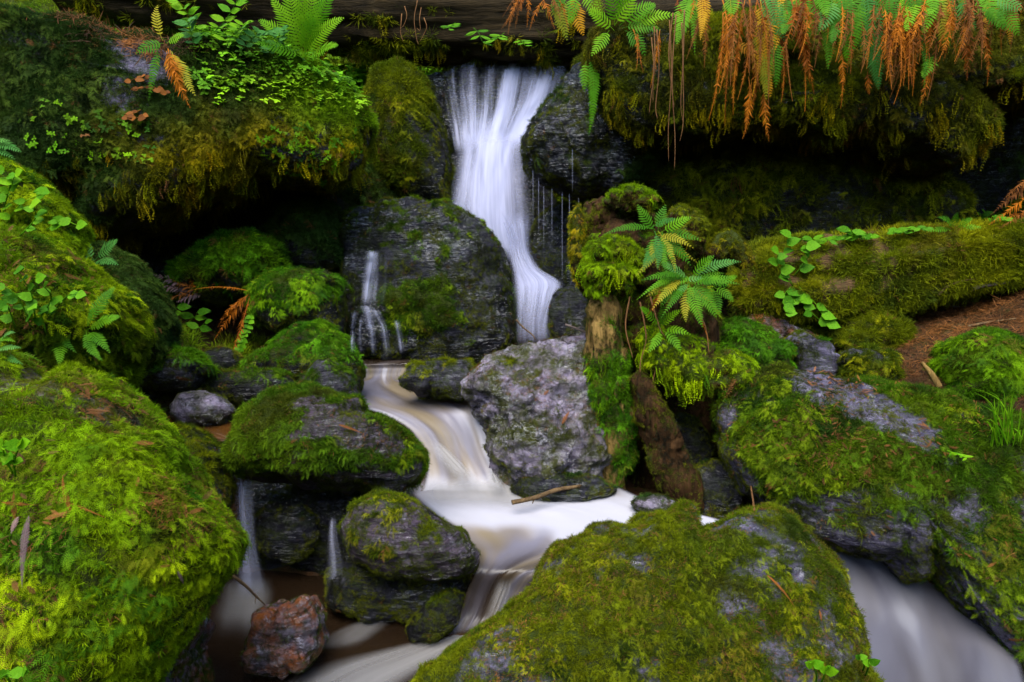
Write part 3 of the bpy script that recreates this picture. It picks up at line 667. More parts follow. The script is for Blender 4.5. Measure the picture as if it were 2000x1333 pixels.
stone('r28', 'rock', 'low dark streaked rock across the pool outlet', 'rock',
      [(778, 750), (800, 715), (860, 702), (920, 705), (945, 755), (900, 785), (820, 775)], 5.3, 0.25, 0.3, 0.5, 0, 5, 0.08, 45, 'grey', (-0.1, 0.6, 0.7), 'olive', 'cushion', 0.016, 0.0036)
stone('bigR', 'mossy_boulder', 'massive mossy boulder with lilac bare streaks at lower right', 'boulder',
      [(1395, 800), (1425, 738), (1500, 714), (1600, 722), (1700, 745), (1820, 775), (1950, 800), (2100, 840), (2350, 1000), (2350, 1480), (2050, 1480), (1950, 1340), (1820, 1170), (1720, 1095), (1600, 1062), (1500, 1015), (1435, 950), (1398, 870)],
      4.15, 0.55, 0.8, 0.5, -0.25, 6, 0.06, 46, 'lilac', (0.26, 0.50, 0.75), 'mixed', 'cushion', 0.022, 0.0037, fine=1.2, strata=(0.5, 0.7, 0), chunky=0.04,
      bare=([(1500, 715), (1620, 720), (1740, 790), (1840, 860), (1830, 900), (1720, 850), (1620, 800), (1540, 760)],),
      add=([(1420, 800), (1560, 780), (1850, 920), (1950, 900), (2000, 960), (1900, 960), (1700, 960), (1500, 960)],))
stone('r32a', 'mossy_rock', 'green mossy slab behind the massive right boulder, nearest the stump', 'rock',
      [(1380, 655), (1430, 627), (1500, 640), (1545, 690), (1550, 745), (1450, 760), (1385, 720)], 5.05, 0.3, 0.4, 0.5, 0, 5, 0.08, 47, 'dark', (0.5, 0.6, 0.4), 'fresh', 'feather', 0.022, 0.0038, lie=1, group=B)
stone('r32b', 'rock', 'grey stone with pale lichen wedged behind the massive right boulder', 'rock',
      [(1528, 665), (1560, 648), (1620, 670), (1645, 710), (1620, 760), (1545, 760)], 5.0, 0.22, 0.3, 0.5, 0, 5, 0.09, 48, 'lilac', (-0.25, 0.6, 0.6), 'fresh', 'cushion', 0.02, 0.0038, group=B)
stone('r32c', 'mossy_rock', 'small dome stone with grey crown and olive moss, right of the lichen stone', 'rock',
      [(1622, 708), (1650, 685), (1700, 679), (1745, 700), (1755, 750), (1640, 765)], 4.85, 0.22, 0.3, 0.45, 0, 5, 0.07, 49, 'grey', (0.45, 0.4, 0.4), 'olive', 'cushion', 0.022, 0.0038, bare=([(1630, 675), (1730, 675), (1720, 698), (1640, 705)],), group=B)
stone('r32d', 'mossy_rock', 'thickly mossed bright green rock at the right edge beside the dirt slope', 'rock',
      [(1808, 715), (1850, 672), (1920, 650), (1970, 655), (2040, 710), (2050, 800), (1900, 810), (1815, 785)], 4.5, 0.34, 0.45, 0.35, 0, 5, 0.07, 50, 'dark', (0.75, 0.5, 0.3), 'fresh', 'feather', 0.026, 0.0038, lie=1, group=B)
stone('r32e', 'rock', 'rusty brown curved slab between the stump and the mossy log', 'rock',
      [(1410, 645), (1480, 610), (1525, 618), (1595, 660), (1580, 690), (1450, 690)], 5.35, 0.22, 0.3, 0.6, 0, 5, 0.08, 51, 'rusty', (-0.2, 0.5, 0.6), 'olive', 'cushion', 0.02, 0.004)
stone('r32f', 'mossy_rock', 'low olive mossy hump at the foot of the mossy log', 'rock',
      [(1600, 690), (1640, 635), (1710, 612), (1770, 635), (1790, 690), (1760, 730), (1640, 730)], 5.2, 0.3, 0.5, 0.6, 0, 5, 0.12, 52, 'soil', (0.45, 0.6, 0.5), 'olive', 'cushion', 0.024, 0.0038)
stone('fgR', 'mossy_boulder', 'broad foreground boulder at bottom centre with short moss and pale flecks', 'boulder',
      [(770, 1350), (880, 1268), (980, 1200), (1035, 1150), (1080, 1098), (1150, 1042), (1230, 1023), (1310, 1010), (1400, 1013), (1512, 990), (1562, 1020), (1602, 1070), (1642, 1130), (1672, 1200), (1702, 1290), (1725, 1400), (1500, 1520), (1000, 1520), (780, 1450)],
      2.55, 0.34, 0.6, 0.95, 0.0, 6, 0.065, 53, 'lilac', (0.42, 0.25, 0.85), 'olive', 'cushion', 0.019, 0.0040, fine=1.1, lie=0,
      bare=([(900, 1290), (960, 1250), (1010, 1270), (990, 1320), (900, 1330)],))
# gravel and cobbles of the bed fill in between the big stones
for k, (x, y, Y, rx, ry, st_, lb) in enumerate([
    (1500, 980, 4.6, 40, 30, 'wet', 'dark cobble in the gully left of the massive right boulder'),
    (1395, 960, 4.55, 55, 60, 'wet', 'black wet stone in the gully below the leaning log'),
    (1275, 985, 4.2, 40, 18, 'schist', 'pale flat stone at the right end of the milky pool'),
    (560, 1040, 4.1, 70, 60, 'wet', 'dark knobbly stone in the hollow right of the thin trickle'),
    (430, 710, 5.4, 45, 30, 'dark', 'brown shaded stone under the fallen rust fronds'),
    (1100, 955, 4.55, 90, 35, 'wet', 'dark bluish foot of stone under the pale schist'),
    (1330, 880, 4.9, 60, 70, 'dark', 'black stone filling the gully beside the stump')]):
    a = np.linspace(0, 2 * math.pi, 12, endpoint=False)
    stone('cob%d' % k, 'cobble', lb, 'stone', [(x + rx * math.cos(t), y + ry * math.sin(t)) for t in a], Y, rx * Y / 1700, rx * Y / 1500, 0.4, 0, 4, 0.14, 60 + k, st_, (-0.35, 0.6, 0.7), 'deep', 'cushion', 0.018, 0.0042, fine=1.4)

# ================================================================== WATER
def water_mat(name, white, streak, lo, hi, trans=0.35, rough=0.5):
    m, nt, out = nodes_of(name); b = NB(nt)
    uv = b.n('ShaderNodeUVMap').outputs[0]
    s1 = b.noise(b.mapping(uv, streak), 1.0, 4, 0.55, 0.25)
    s2 = b.noise(b.mapping(uv, (streak[0] * 3.1, streak[1] * 0.8, 1)), 1.0, 3, 0.5)
    s = b.math('ADD', b.math('MULTIPLY', s1, 0.7), b.math('MULTIPLY', s2, 0.3))
    dens = b.n('ShaderNodeAttribute', attribute_name='dens').outputs['Fac']
    fade = b.n('ShaderNodeAttribute', attribute_name='fade').outputs['Fac']
    a = b.ramp(b.math('ADD', s, b.math('MULTIPLY', b.math('SUBTRACT', dens, 0.5), 0.6)), [(lo, 0.0), (hi, 1.0)], 'EASE')
    a = b.math('MULTIPLY', b.math('MULTIPLY', a, fade), 0.84)
    p = b.n('ShaderNodeBsdfPrincipled'); p.inputs['Base Color'].default_value = (*white, 1); p.inputs['Roughness'].default_value = rough
    p.inputs['Specular IOR Level'].default_value = 0.25
    t = b.n('ShaderNodeBsdfTranslucent'); t.inputs[0].default_value = (*white, 1)
    mx = b.n('ShaderNodeMixShader'); mx.inputs[0].default_value = trans; b.l(p.outputs[0], mx.inputs[1]); b.l(t.outputs[0], mx.inputs[2])
    tr = b.n('ShaderNodeBsdfTransparent'); m2 = b.n('ShaderNodeMixShader')
    b.l(a, m2.inputs[0]); b.l(tr.outputs[0], m2.inputs[1]); b.l(mx.outputs[0], m2.inputs[2]); b.l(m2.outputs[0], out.inputs[0])
    return m
def stream_mat(name, t1, t2, clear=(0.014, 0.008, 0.004), crest=(0.27, 0.265, 0.29)):
    """silky stream: tea-brown clear water with milky foam drawn out along the flow"""
    m, nt, out = nodes_of(name); b = NB(nt)
    uv = b.n('ShaderNodeUVMap').outputs[0]
    s1 = b.noise(b.mapping(uv, (2.6, 0.6, 1)), 1.0, 2, 0.45, 0.7); s2 = b.noise(b.mapping(uv, (7, 0.8, 1)), 1.0, 2, 0.5, 0.3)
    s = b.math('ADD', b.math('MULTIPLY', s1, 0.88), b.math('MULTIPLY', s2, 0.12))
    foam = b.n('ShaderNodeAttribute', attribute_name='dens').outputs['Fac']; fade = b.n('ShaderNodeAttribute', attribute_name='fade').outputs['Fac']
    f = b.ramp(b.math('ADD', s, b.math('MULTIPLY', b.math('SUBTRACT', foam, 0.5), 0.95)), [(0.12, 0.0), (0.92, 1.0)], 'EASE')
    tint = b.ramp(b.noise(b.mapping(uv, (3.0, 0.7, 1)), 1.3, 2), [(0.4, t1), (0.6, t2)])
    col = b.mix(b.ramp(f, [(0.70, 0.0), (0.95, 1.0)], 'EASE'), b.mix(f, clear, tint), crest)
    p = b.n('ShaderNodeBsdfPrincipled'); b.l(col, p.inputs['Base Color']); b.l(b.ramp(f, [(0, 0.2), (0.4, 0.6)]), p.inputs['Roughness'])
    p.inputs['Specular IOR Level'].default_value = 0.3
    nb = b.bump(s1, 0.10, 0.03); b.l(nb, p.inputs['Normal'])
    a = b.math('MULTIPLY', b.ramp(f, [(0.0, 0.80), (0.5, 0.97)]), fade)
    tr = b.n('ShaderNodeBsdfTransparent'); tr.inputs[0].default_value = (0.5, 0.36, 0.22, 1); m2 = b.n('ShaderNodeMixShader')
    b.l(a, m2.inputs[0]); b.l(tr.outputs[0], m2.inputs[1]); b.l(p.outputs[0], m2.inputs[2]); b.l(m2.outputs[0], out.inputs[0])
    return m
M_FALL = water_mat('falling_water', (0.48, 0.50, 0.66), (15, 0.7, 1), 0.43, 0.74)
M_VEIL = water_mat('water_veil', (0.45, 0.47, 0.63), (7, 0.7, 1), 0.30, 0.85)
M_FALL2 = water_mat('fanning_water', (0.42, 0.44, 0.60), (8, 0.55, 1), 0.26, 1.05)
M_SOFT = water_mat('soft_foam', (0.30, 0.29, 0.28), (2.0, 0.4, 1), 0.15, 0.95)
M_STREAM = stream_mat('stream_water', (0.145, 0.138, 0.170), (0.175, 0.138, 0.085))
M_MIST = stream_mat('misty_water', (0.085, 0.086, 0.108), (0.105, 0.104, 0.118), crest=(0.13, 0.13, 0.145))
def catmull(P, n):
    P = np.asarray(P, float); Q = np.concatenate([[2 * P[0] - P[1]], P, [2 * P[-1] - P[-2]]]); out = []
    m = len(P) - 1
    for t in np.linspace(0, m, n):
        i = min(int(t), m - 1); u = t - i; a, b, c, d = Q[i], Q[i + 1], Q[i + 2], Q[i + 3]
        out.append(0.5 * ((2 * b) + (c - a) * u + (2 * a - 5 * b + 4 * c - d) * u * u + (3 * b - a - 3 * c + d) * u ** 3))
    return np.array(out)
def loft(name, secs, mat, nu=40, nv=80, bulge=0.0, wave=0.01, seed=1, fu=0.12, fv=(0.06, 0.06), densfn=None, parent=None, thick=0.0):
    Lp = catmull([s[0] for s in secs], nv); Rp = catmull([s[1] for s in secs], nv); D = np.interp(np.linspace(0, len(secs) - 1, nv), range(len(secs)), [s[2] for s in secs])
    u = np.linspace(0, 1, nu); v = Lp[:, None] * (1 - u)[None, :, None] + Rp[:, None] * u[None, :, None]
    arc = np.concatenate([[0], np.cumsum(np.linalg.norm(np.diff((Lp + Rp) / 2, axis=0), axis=1))])
    UV = np.stack([np.broadcast_to(u[None, :], (nv, nu)), np.broadcast_to(arc[:, None], (nv, nu))], 2)
    q = np.concatenate([UV * np.array([6, 1.5]), np.full((nv, nu, 1), seed * 3.3)], 2).reshape(-1, 3)
    T = np.gradient((Lp + Rp) / 2, axis=0); S = Rp - Lp; N = np.cross(S, T); N /= np.linalg.norm(N, axis=1, keepdims=True)
    N = np.where((N * (CAM - Lp)).sum(1)[:, None] < 0, -N, N)
    h = bulge * np.sin(np.pi * u)[None, :] + wave * fbm(q, 3, seed).reshape(nv, nu)
    v = v + N[:, None] * h[..., None]
    dens = np.broadcast_to(D[:, None], (nv, nu)).copy()
    if densfn is not None: dens = densfn(np.broadcast_to(u[None], (nv, nu)), np.linspace(0, 1, nv)[:, None], dens)
    fade = sstep(np.minimum(u, 1 - u), 0, fu)[None, :] * np.ones((nv, 1)) if fu > 0 else np.ones((nv, nu))
    t = np.linspace(0, 1, nv)[:, None]
    if fv[0] > 0: fade = fade * sstep(t, 0, fv[0])
    if fv[1] > 0: fade = fade * sstep(1 - t, 0, fv[1])
    ii = np.arange(nu * nv).reshape(nv, nu); f = np.stack([ii[:-1, :-1].ravel(), ii[:-1, 1:].ravel(), ii[1:, 1:].ravel(), ii[1:, :-1].ravel()], 1)
    V_ = v.reshape(-1, 3); org = V_.mean(0); og = org if parent is None else np.array(parent.location)
    me = mesh_from(name, V_ - og, f); set_attr(me, 'dens', dens.ravel()); set_attr(me, 'fade', fade.ravel())
    uvl = me.uv_layers.new(name='flow'); li = np.empty(len(me.loops), np.int32); me.loops.foreach_get('vertex_index', li)
    uvl.data.foreach_set('uv', UV.reshape(-1, 2)[li].astype(np.float32).ravel())
    o = link(name, me, mat, parent, None if parent is not None else org)
    return o
def SY(xl, yl, xr, yr, Y, d=0.5, Y2=None): return (PY(xl, yl, Y), PY(xr, yr, Y if Y2 is None else Y2), d)
def SZ(xl, yl, xr, yr, z, d=0.5): return (PZ(xl, yl, z), PZ(xr, yr, z), d)

fall = empty('waterfall', PY(980, 660, 7.2)); tag(fall, 'silky white waterfall dropping in two tiers between dark rocks', kind='structure')
def topdens(u, t, d):
    g = lambda c, w: np.exp(-((u - c) / w) ** 2)
    return d + 0.42 * g(0.52 - 0.03 * t, 0.05) + 0.35 * g(0.73, 0.13) * (0.4 + t) + 0.16 * g(0.2 + 0.1 * t, 0.12) * t + 0.27 * t ** 2 - 0.13
top = [SY(856, 132, 1140, 118, 8.55, 0.5), SY(852, 138, 1136, 122, 8.32, 0.5), SY(856, 168, 1124, 150, 8.2, 0.5), SY(868, 215, 1098, 205, 8.12, 0.5), SY(880, 262, 1062, 252, 8.05, 0.55), SY(888, 305, 1036, 296, 7.98, 0.7)]
loft('water_sheet', top, M_FALL, 90, 70, 0.0, 0.05, 3, 0.05, (0.02, 0.18), topdens, fall)
loft('water_sheet', [(a + np.array([0.01, -0.05, 0]), b_ + np.array([0, -0.06, 0]), d - 0.12) for a, b_, d in top], M_VEIL, 60, 60, 0.02, 0.05, 4, 0.10, (0.05, 0.15), topdens, fall)
mid = [SY(886, 262, 1046, 258, 8.0, 0.7), SY(886, 290, 1036, 286, 7.96, 0.8), SY(880, 330, 1034, 322, 7.86, 0.78), SY(870, 378, 1040, 376, 7.72, 0.78), SY(864, 420, 1046, 425, 7.62, 0.68), SY(890, 470, 1040, 470, 7.55, 0.6), SY(950, 520, 1042, 515, 7.5, 0.55)]
def middens(u, t, d): return d + 0.35 * np.exp(-((u - 0.55) / 0.3) ** 2) - 0.12 - 0.28 * np.exp(-((u - 0.30) / 0.10) ** 2) * sstep(t, 0.45, 0.05)
loft('water_sheet', mid, M_FALL2, 60, 60, 0.10, 0.05, 5, 0.22, (0.22, 0.15), middens, fall)
loft('water_sheet', [(a + np.array([0.05, -0.09, 0]), b_ + np.array([-0.05, -0.09, 0]), d) for a, b_, d in mid], M_FALL2, 60, 60, 0.10, 0.04, 6, 0.28, (0.25, 0.15), middens, fall)
low = [SY(940, 410, 1045, 412, 7.52, 0.6), SY(975, 455, 1040, 452, 7.46, 0.66), SY(988, 500, 1042, 495, 7.4, 0.72), SY(996, 535, 1062, 528, 7.25, 0.8), SY(996, 562, 1102, 554, 7.05, 0.85), SY(1000, 590, 1094, 584, 6.9, 0.66), SY(1002, 630, 1080, 628, 6.8, 0.5), SY(1000, 680, 1082, 680, 6.72, 0.38)]
loft('water_sheet', low, M_FALL2, 50, 70, 0.05, 0.03, 7, 0.25, (0.12, 0.1), None, fall)
loft('water_sheet', [(a + np.array([0.03, -0.05, 0]), b_ + np.array([-0.03, -0.05, 0]), d) for a, b_, d in low], M_FALL2, 50, 70, 0.05, 0.03, 8, 0.2, (0.12, 0.1), None, fall)
for k, (x, y0, y1, Yd) in enumerate([(1098, 372, 560, 6.75), (1112, 378, 540, 6.7), (1041, 330, 450, 6.78), (1062, 362, 500, 6.76), (1078, 366, 470, 6.76), (1052, 345, 470, 6.77), (1130, 385, 500, 6.7), (1118, 290, 380, 6.42)]):
    loft('drip', [SY(x - 1.1, y0, x + 1.1, y0, Yd, 0.6), SY(x - 1, (y0 + y1) / 2, x + 1, (y0 + y1) / 2, Yd, 0.5), SY(x - 1, y1, x + 1, y1, Yd, 0.4)], M_VEIL, 5, 16, 0.004, 0.004, 40 + k, 0.4, (0.1, 0.3), None, fall)

# pools and cascades of the stream, from the plunge pool down to the lower basin
st_ = empty('stream', PZ(900, 900, -0.4)); tag(st_, 'milky long stream stepping down between the rocks', kind='structure')
run = [SZ(640, 678, 1040, 664, 0.0, 0.15), SZ(660, 690, 1010, 682, 0.0, 0.10), SZ(690, 700, 930, 697, 0.0, 0.12), SZ(705, 710, 815, 708, -0.005, 0.3), SZ(712, 722, 800, 720, -0.06, 0.65), SZ(708, 738, 800, 738, -0.13, 0.62),
       SZ(672, 750, 850, 752, -0.14, 0.62), SZ(664, 768, 925, 775, -0.15, 0.6), SZ(690, 790, 968, 797, -0.16, 0.62), SZ(750, 812, 975, 812, -0.18, 0.68), SZ(800, 842, 975, 840, -0.26, 0.66), SZ(822, 880, 985, 880, -0.38, 0.66), SZ(830, 925, 1010, 925, -0.49, 0.72), SZ(822, 958, 1030, 958, -0.57, 0.85), SZ(800, 985, 1050, 990, -0.64, 0.8)]
loft('water_surface', run, M_STREAM, 60, 200, 0.0, 0.022, 11, 0.05, (0.0, 0.0), None, st_)
p3 = [SZ(770, 930, 1180, 932, -0.572, 0.7), SZ(790, 955, 1220, 957, -0.57, 0.8), SZ(815, 978, 1300, 990, -0.57, 0.92), SZ(840, 1000, 1420, 1020, -0.575, 0.95), SZ(880, 1030, 1400, 1050, -0.58, 0.72), SZ(915, 1065, 1300, 1085, -0.59, 0.55), SZ(932, 1095, 1130, 1110, -0.605, 0.45), SZ(925, 1120, 1060, 1125, -0.64, 0.36), SZ(908, 1160, 1030, 1158, -0.76, 0.36), SZ(892, 1205, 1008, 1200, -0.88, 0.42), SZ(868, 1245, 985, 1232, -0.945, 0.62)]
def p3d(u, t, d): return d + 0.30 * np.exp(-((u - 0.72) / 0.12) ** 2) * sstep(t, 0.6, 0.75) - 0.12 * sstep(u, 0.1, 0.0)
loft('water_surface', p3, M_STREAM, 80, 140, 0.0, 0.012, 12, 0.04, (0.20, 0.06), p3d, st_)
loft('cascade', [SZ(826, 866, 852, 862, -0.33, 0.8), SZ(842, 900, 890, 892, -0.40, 0.9), SZ(868, 935, 930, 930, -0.48, 0.9), SZ(885, 972, 965, 972, -0.55, 0.85)], M_SOFT, 24, 40, 0.06, 0.02, 13, 0.45, (0.35, 0.4), None, st_)
loft('cascade', [SZ(940, 925, 965, 920, -0.44, 0.7), SZ(950, 950, 985, 945, -0.50, 0.75), SZ(955, 980, 1005, 978, -0.555, 0.75)], M_SOFT, 20, 30, 0.05, 0.02, 14, 0.45, (0.35, 0.4), None, st_)
loft('cascade', [SZ(975, 1120, 1006, 1118, -0.61, 0.85), SZ(960, 1150, 1003, 1148, -0.70, 0.85), SZ(945, 1190, 990, 1190, -0.82, 0.7), SZ(930, 1225, 985, 1222, -0.92, 0.55)], M_SOFT, 20, 40, 0.05, 0.02, 15, 0.45, (0.35, 0.4), None, st_)
loft('cascade', [SZ(805, 925, 1020, 925, -0.46, 0.6), SZ(800, 950, 1045, 950, -0.525, 0.9), SZ(795, 972, 1075, 974, -0.556, 0.95), SZ(790, 1000, 1110, 1004, -0.562, 0.75)], M_SOFT, 40, 30, 0.0, 0.01, 26, 0.25, (0.35, 0.4), None, st_)
pool = [SZ(300, 1080, 1000, 1080, -0.96, 0.02), SZ(300, 1150, 1040, 1150, -0.96, 0.05), SZ(250, 1250, 1000, 1220, -0.96, 0.08), SZ(250, 1340, 1000, 1290, -0.96, 0.10), SZ(200, 1480, 1050, 1400, -0.96, 0.12), SZ(150, 1800, 1100, 1800, -0.96, 0.1)]
pw = loft('pool_water', pool, M_STREAM, 60, 60, 0.0, 0.006, 16, 0.0, (0, 0)); tag(pw, 'dark tea-brown pool at the bottom left', kind='structure')
loft('foam_streak', [SZ(900, 1212, 1020, 1190, -0.948, 0.6), SZ(860, 1240, 985, 1222, -0.95, 0.8), SZ(760, 1262, 900, 1275, -0.95, 0.8), SZ(640, 1290, 790, 1345, -0.95, 0.85), SZ(540, 1330, 720, 1420, -0.95, 0.8), SZ(420, 1380, 620, 1500, -0.95, 0.6)], M_SOFT, 40, 60, 0.004, 0.004, 17, 0.35, (0.1, 0.25), None, st_)
loft('foam_streak', [SZ(640, 1235, 830, 1160, -0.95, 0.55), SZ(600, 1265, 760, 1225, -0.95, 0.5), SZ(560, 1280, 700, 1270, -0.95, 0.3)], M_SOFT, 30, 30, 0.003, 0.003, 18, 0.4, (0.25, 0.35), None, st_)
loft('foam_streak', [SZ(425, 1130, 530, 1120, -0.95, 0.5), SZ(420, 1165, 540, 1160, -0.95, 0.7), SZ(410, 1200, 530, 1195, -0.95, 0.6), SZ(400, 1260, 520, 1250, -0.95, 0.3)], M_SOFT, 30, 30, 0.003, 0.003, 19, 0.4, (0.2, 0.3), None, st_)
ch = empty('side_channel', PZ(1750, 1150, -0.95)); tag(ch, 'pale misty water channel sliding out at the lower right', kind='structure')
loft('water_surface', [SZ(1400, 1010, 1620, 1010, -0.60, 0.9), SZ(1500, 1035, 1680, 1030, -0.68, 0.8), SZ(1550, 1070, 1780, 1065, -0.80, 0.74), SZ(1600, 1130, 1880, 1120, -0.92, 0.68), SZ(1620, 1220, 1960, 1210, -1.0, 0.64), SZ(1640, 1340, 2010, 1340, -1.05, 0.6), SZ(1640, 1600, 2050, 1600, -1.08, 0.6)], M_MIST, 50, 80, 0.0, 0.03, 20, 0.05, (0, 0), None, ch)
M_TRICK = water_mat('trickle_water', (0.42, 0.44, 0.58), (3.2, 0.5, 1), 0.25, 1.05)
M_AMBER = stream_mat('amber_water', (0.20, 0.19, 0.2), (0.22, 0.17, 0.09), (0.075, 0.030, 0.006))
bp = empty('brown_pool', PZ(420, 830, -0.08)); tag(bp, 'small still brown pool spilling left of the banded rock', kind='structure')
loft('water_surface', [SZ(250, 770, 520, 770, -0.075, 0.0), SZ(300, 810, 500, 812, -0.075, 0.05), SZ(330, 835, 490, 838, -0.078, 0.05), SZ(400, 852, 490, 856, -0.085, 0.18), SZ(425, 862, 485, 866, -0.11, 0.35)], M_AMBER, 30, 40, 0.0, 0.004, 21, 0.0, (0, 0), None, bp)
loft('trickle', [SY(432, 855, 482, 860, 4.22, 0.45), SY(438, 880, 497, 885, 4.08, 0.6), SY(446, 930, 500, 925, 4.0, 0.62), SY(456, 1000, 500, 1000, 3.95, 0.62), SY(462, 1070, 506, 1070, 3.9, 0.6), SY(460, 1130, 520, 1130, 3.84, 0.55), SY(448, 1170, 532, 1175, 3.78, 0.5)], M_TRICK, 24, 60, 0.03, 0.02, 22, 0.45, (0.05, 0.15), None, bp)
loft('trickle', [SY(432, 858, 482, 862, 4.18, 0.45), SY(440, 900, 498, 900, 4.02, 0.55), SY(456, 1000, 502, 1000, 3.91, 0.55), SY(462, 1070, 508, 1070, 3.86, 0.5), SY(450, 1165, 530, 1170, 3.75, 0.45)], M_TRICK, 24, 60, 0.03, 0.02, 23, 0.45, (0.05, 0.2), None, bp)
loft('trickle', [SY(644, 1010, 658, 1008, 3.72, 0.5), SY(638, 1050, 662, 1046, 3.68, 0.5), SY(635, 1100, 672, 1095, 3.64, 0.45), SY(630, 1165, 680, 1160, 3.6, 0.4)], M_TRICK, 14, 30, 0.02, 0.01, 24, 0.45, (0.1, 0.2), None, bp)

# ================================================================== what stands on the stones: placed by looking for the surface
BVH = BVHTree.FromPolygons(np.concatenate(SURF_V).tolist(), np.concatenate(SURF_F).tolist(), all_triangles=True)
def hit(px, py, lift=0.0):
    d = Vector(ray(px, py)).normalized(); loc, n, i, t = BVH.ray_cast(Vector(CAM), d)
    if loc is None: return Vector(PY(px, py, 8.0)), Vector((0, -1, 0))
    if n.dot(d) > 0: n = -n
    return loc + n * lift, n
# trickle over the left shoulder of the central boulder
tr = empty('trickle', hit(740, 690)[0]); tag(tr, 'thin trickle spilling over the left side of the central boulder', kind='structure')
def onrock(rows, dens, lift, seed, mat):
    mat = M_TRICK
    P_ = catmull([np.array(r_, float) for r_ in rows], 9); secs = []
    Ys = [min(hit(x, y)[0].y for x in (xl, (xl + xr) / 2, xr)) - lift for xl, xr, y in P_]
    for k in range(1, len(Ys)): Ys[k] = min(Ys[k], Ys[k - 1] + 0.01)
    for (xl, xr, y), Yq in zip(P_, Ys): secs.append(SY(xl, y, xr, y, Yq, dens))
    loft('trickle_strand', secs, mat, 14, 50, 0.02, 0.015, seed, 0.45, (0.15, 0.2), None, tr)
onrock([(712, 742, 490), (710, 740, 510), (705, 730, 560), (702, 726, 602)], 0.75, 0.03, 31, M_VEIL)
onrock([(704, 762, 490), (704, 762, 540), (700, 756, 602)], 0.30, 0.02, 32, M_FALL)
for k, rows in enumerate([[(686, 704, 604), (682, 696, 640), (684, 696, 694)], [(704, 722, 602), (716, 734, 640), (722, 738, 694)], [(716, 744, 604), (738, 758, 640), (748, 766, 694)], [(690, 734, 598), (704, 740, 615), (714, 728, 650)], [(766, 782, 625), (772, 788, 655), (778, 792, 692)], [(700, 712, 620), (698, 708, 650), (700, 712, 694)]]):
    onrock(rows, 0.5, 0.02, 33 + k, M_VEIL)

# ================================================================== LOGS, STUMP, ROOTS, TWIGS
def tube_mesh(path, radii, seg=24, rings=60, rough=0.0, groove=0.0, seed=1, caps=True):
    P = catmull(path, rings); Rr = np.interp(np.linspace(0, 1, rings), np.linspace(0, 1, len(radii)), radii)
    T = np.gradient(P, axis=0); T /= np.maximum(np.linalg.norm(T, axis=1, keepdims=True), 1e-9)
    up = np.array([0, 0, 1.0]) if abs(T[:, 2]).mean() < 0.8 else np.array([0, 1.0, 0])
    S = np.cross(T, up); S /= np.linalg.norm(S, axis=1, keepdims=True); U = np.cross(S, T)
    a = np.linspace(0, 2 * math.pi, seg, endpoint=False)
    q = np.stack([np.broadcast_to(np.cos(a) * 3, (rings, seg)), np.broadcast_to(np.sin(a) * 3, (rings, seg)), np.broadcast_to(np.linspace(0, 1, rings)[:, None] * 1.5, (rings, seg))], 2).reshape(-1, 3)
    k = 1 + groove * ridged(q * np.array([2, 2, 0.8]) + seed, 3, seed).reshape(rings, seg) + rough * fbm(q * np.array([1, 1, 4]) + seed * 2, 4, seed + 3).reshape(rings, seg)
    v = P[:, None] + (Rr[:, None] * k)[..., None] * (np.cos(a)[None, :, None] * S[:, None] + np.sin(a)[None, :, None] * U[:, None])
    ii = np.arange(rings * seg).reshape(rings, seg); nx_ = np.roll(ii, -1, 1)
    f = np.stack([ii[:-1].ravel(), nx_[:-1].ravel(), nx_[1:].ravel(), ii[1:].ravel()], 1)
    v = v.reshape(-1, 3)
    if caps:
        n = len(v); v = np.concatenate([v, [P[0], P[-1]]])
        f = np.concatenate([f, np.stack([ii[0], np.full(seg, n), nx_[0], nx_[0]], 1)[:, [0, 1, 2, 2]], np.stack([ii[-1], nx_[-1], np.full(seg, n + 1), np.full(seg, n + 1)], 1)])
    return v, f
def tidy(f): return [tuple(dict.fromkeys(map(int, q))) for q in f]
def tube_obj(name, path, radii, mat, parent=None, seg=8, rings=20, rough=0.15, groove=0.0, seed=1, label=None, cat=None, group=None):
    v, f = tube_mesh([np.array(p) for p in path], radii, seg, rings, rough, groove, seed)
    og = np.array(path[0]) if parent is None else np.array(parent.location)
    o = link(name, mesh_from(name, v - og, tidy(f)), mat, parent, None if parent is not None else og)
    if parent is None: tag(o, label, cat, group)
    return o, v, f
M_LOG = wood_mat('old_log', (0.006, 0.005, 0.003), (0.045, 0.030, 0.012), axis='x')
M_MLOG = wood_mat('mossy_log_wood', (0.02, 0.014, 0.008), (0.13, 0.075, 0.03), axis='x')
M_STUMP = wood_mat('stump_wood', (0.022, 0.012, 0.004), (0.30, 0.19, 0.055), axis='z')
M_ROT = wood_mat('rotten_wood', (0.006, 0.004, 0.002), (0.060, 0.029, 0.010), axis='z')
M_TWIG = wood_mat('twig_bark', (0.05, 0.03, 0.015), (0.17, 0.11, 0.05), axis='z', moss=False)
M_ROOT = wood_mat('root_bark', (0.07, 0.032, 0.012), (0.24, 0.12, 0.045), axis='z', moss=False)
M_GREY = wood_mat('grey_root', (0.05, 0.04, 0.035), (0.22, 0.17, 0.15), axis='x', moss=False)

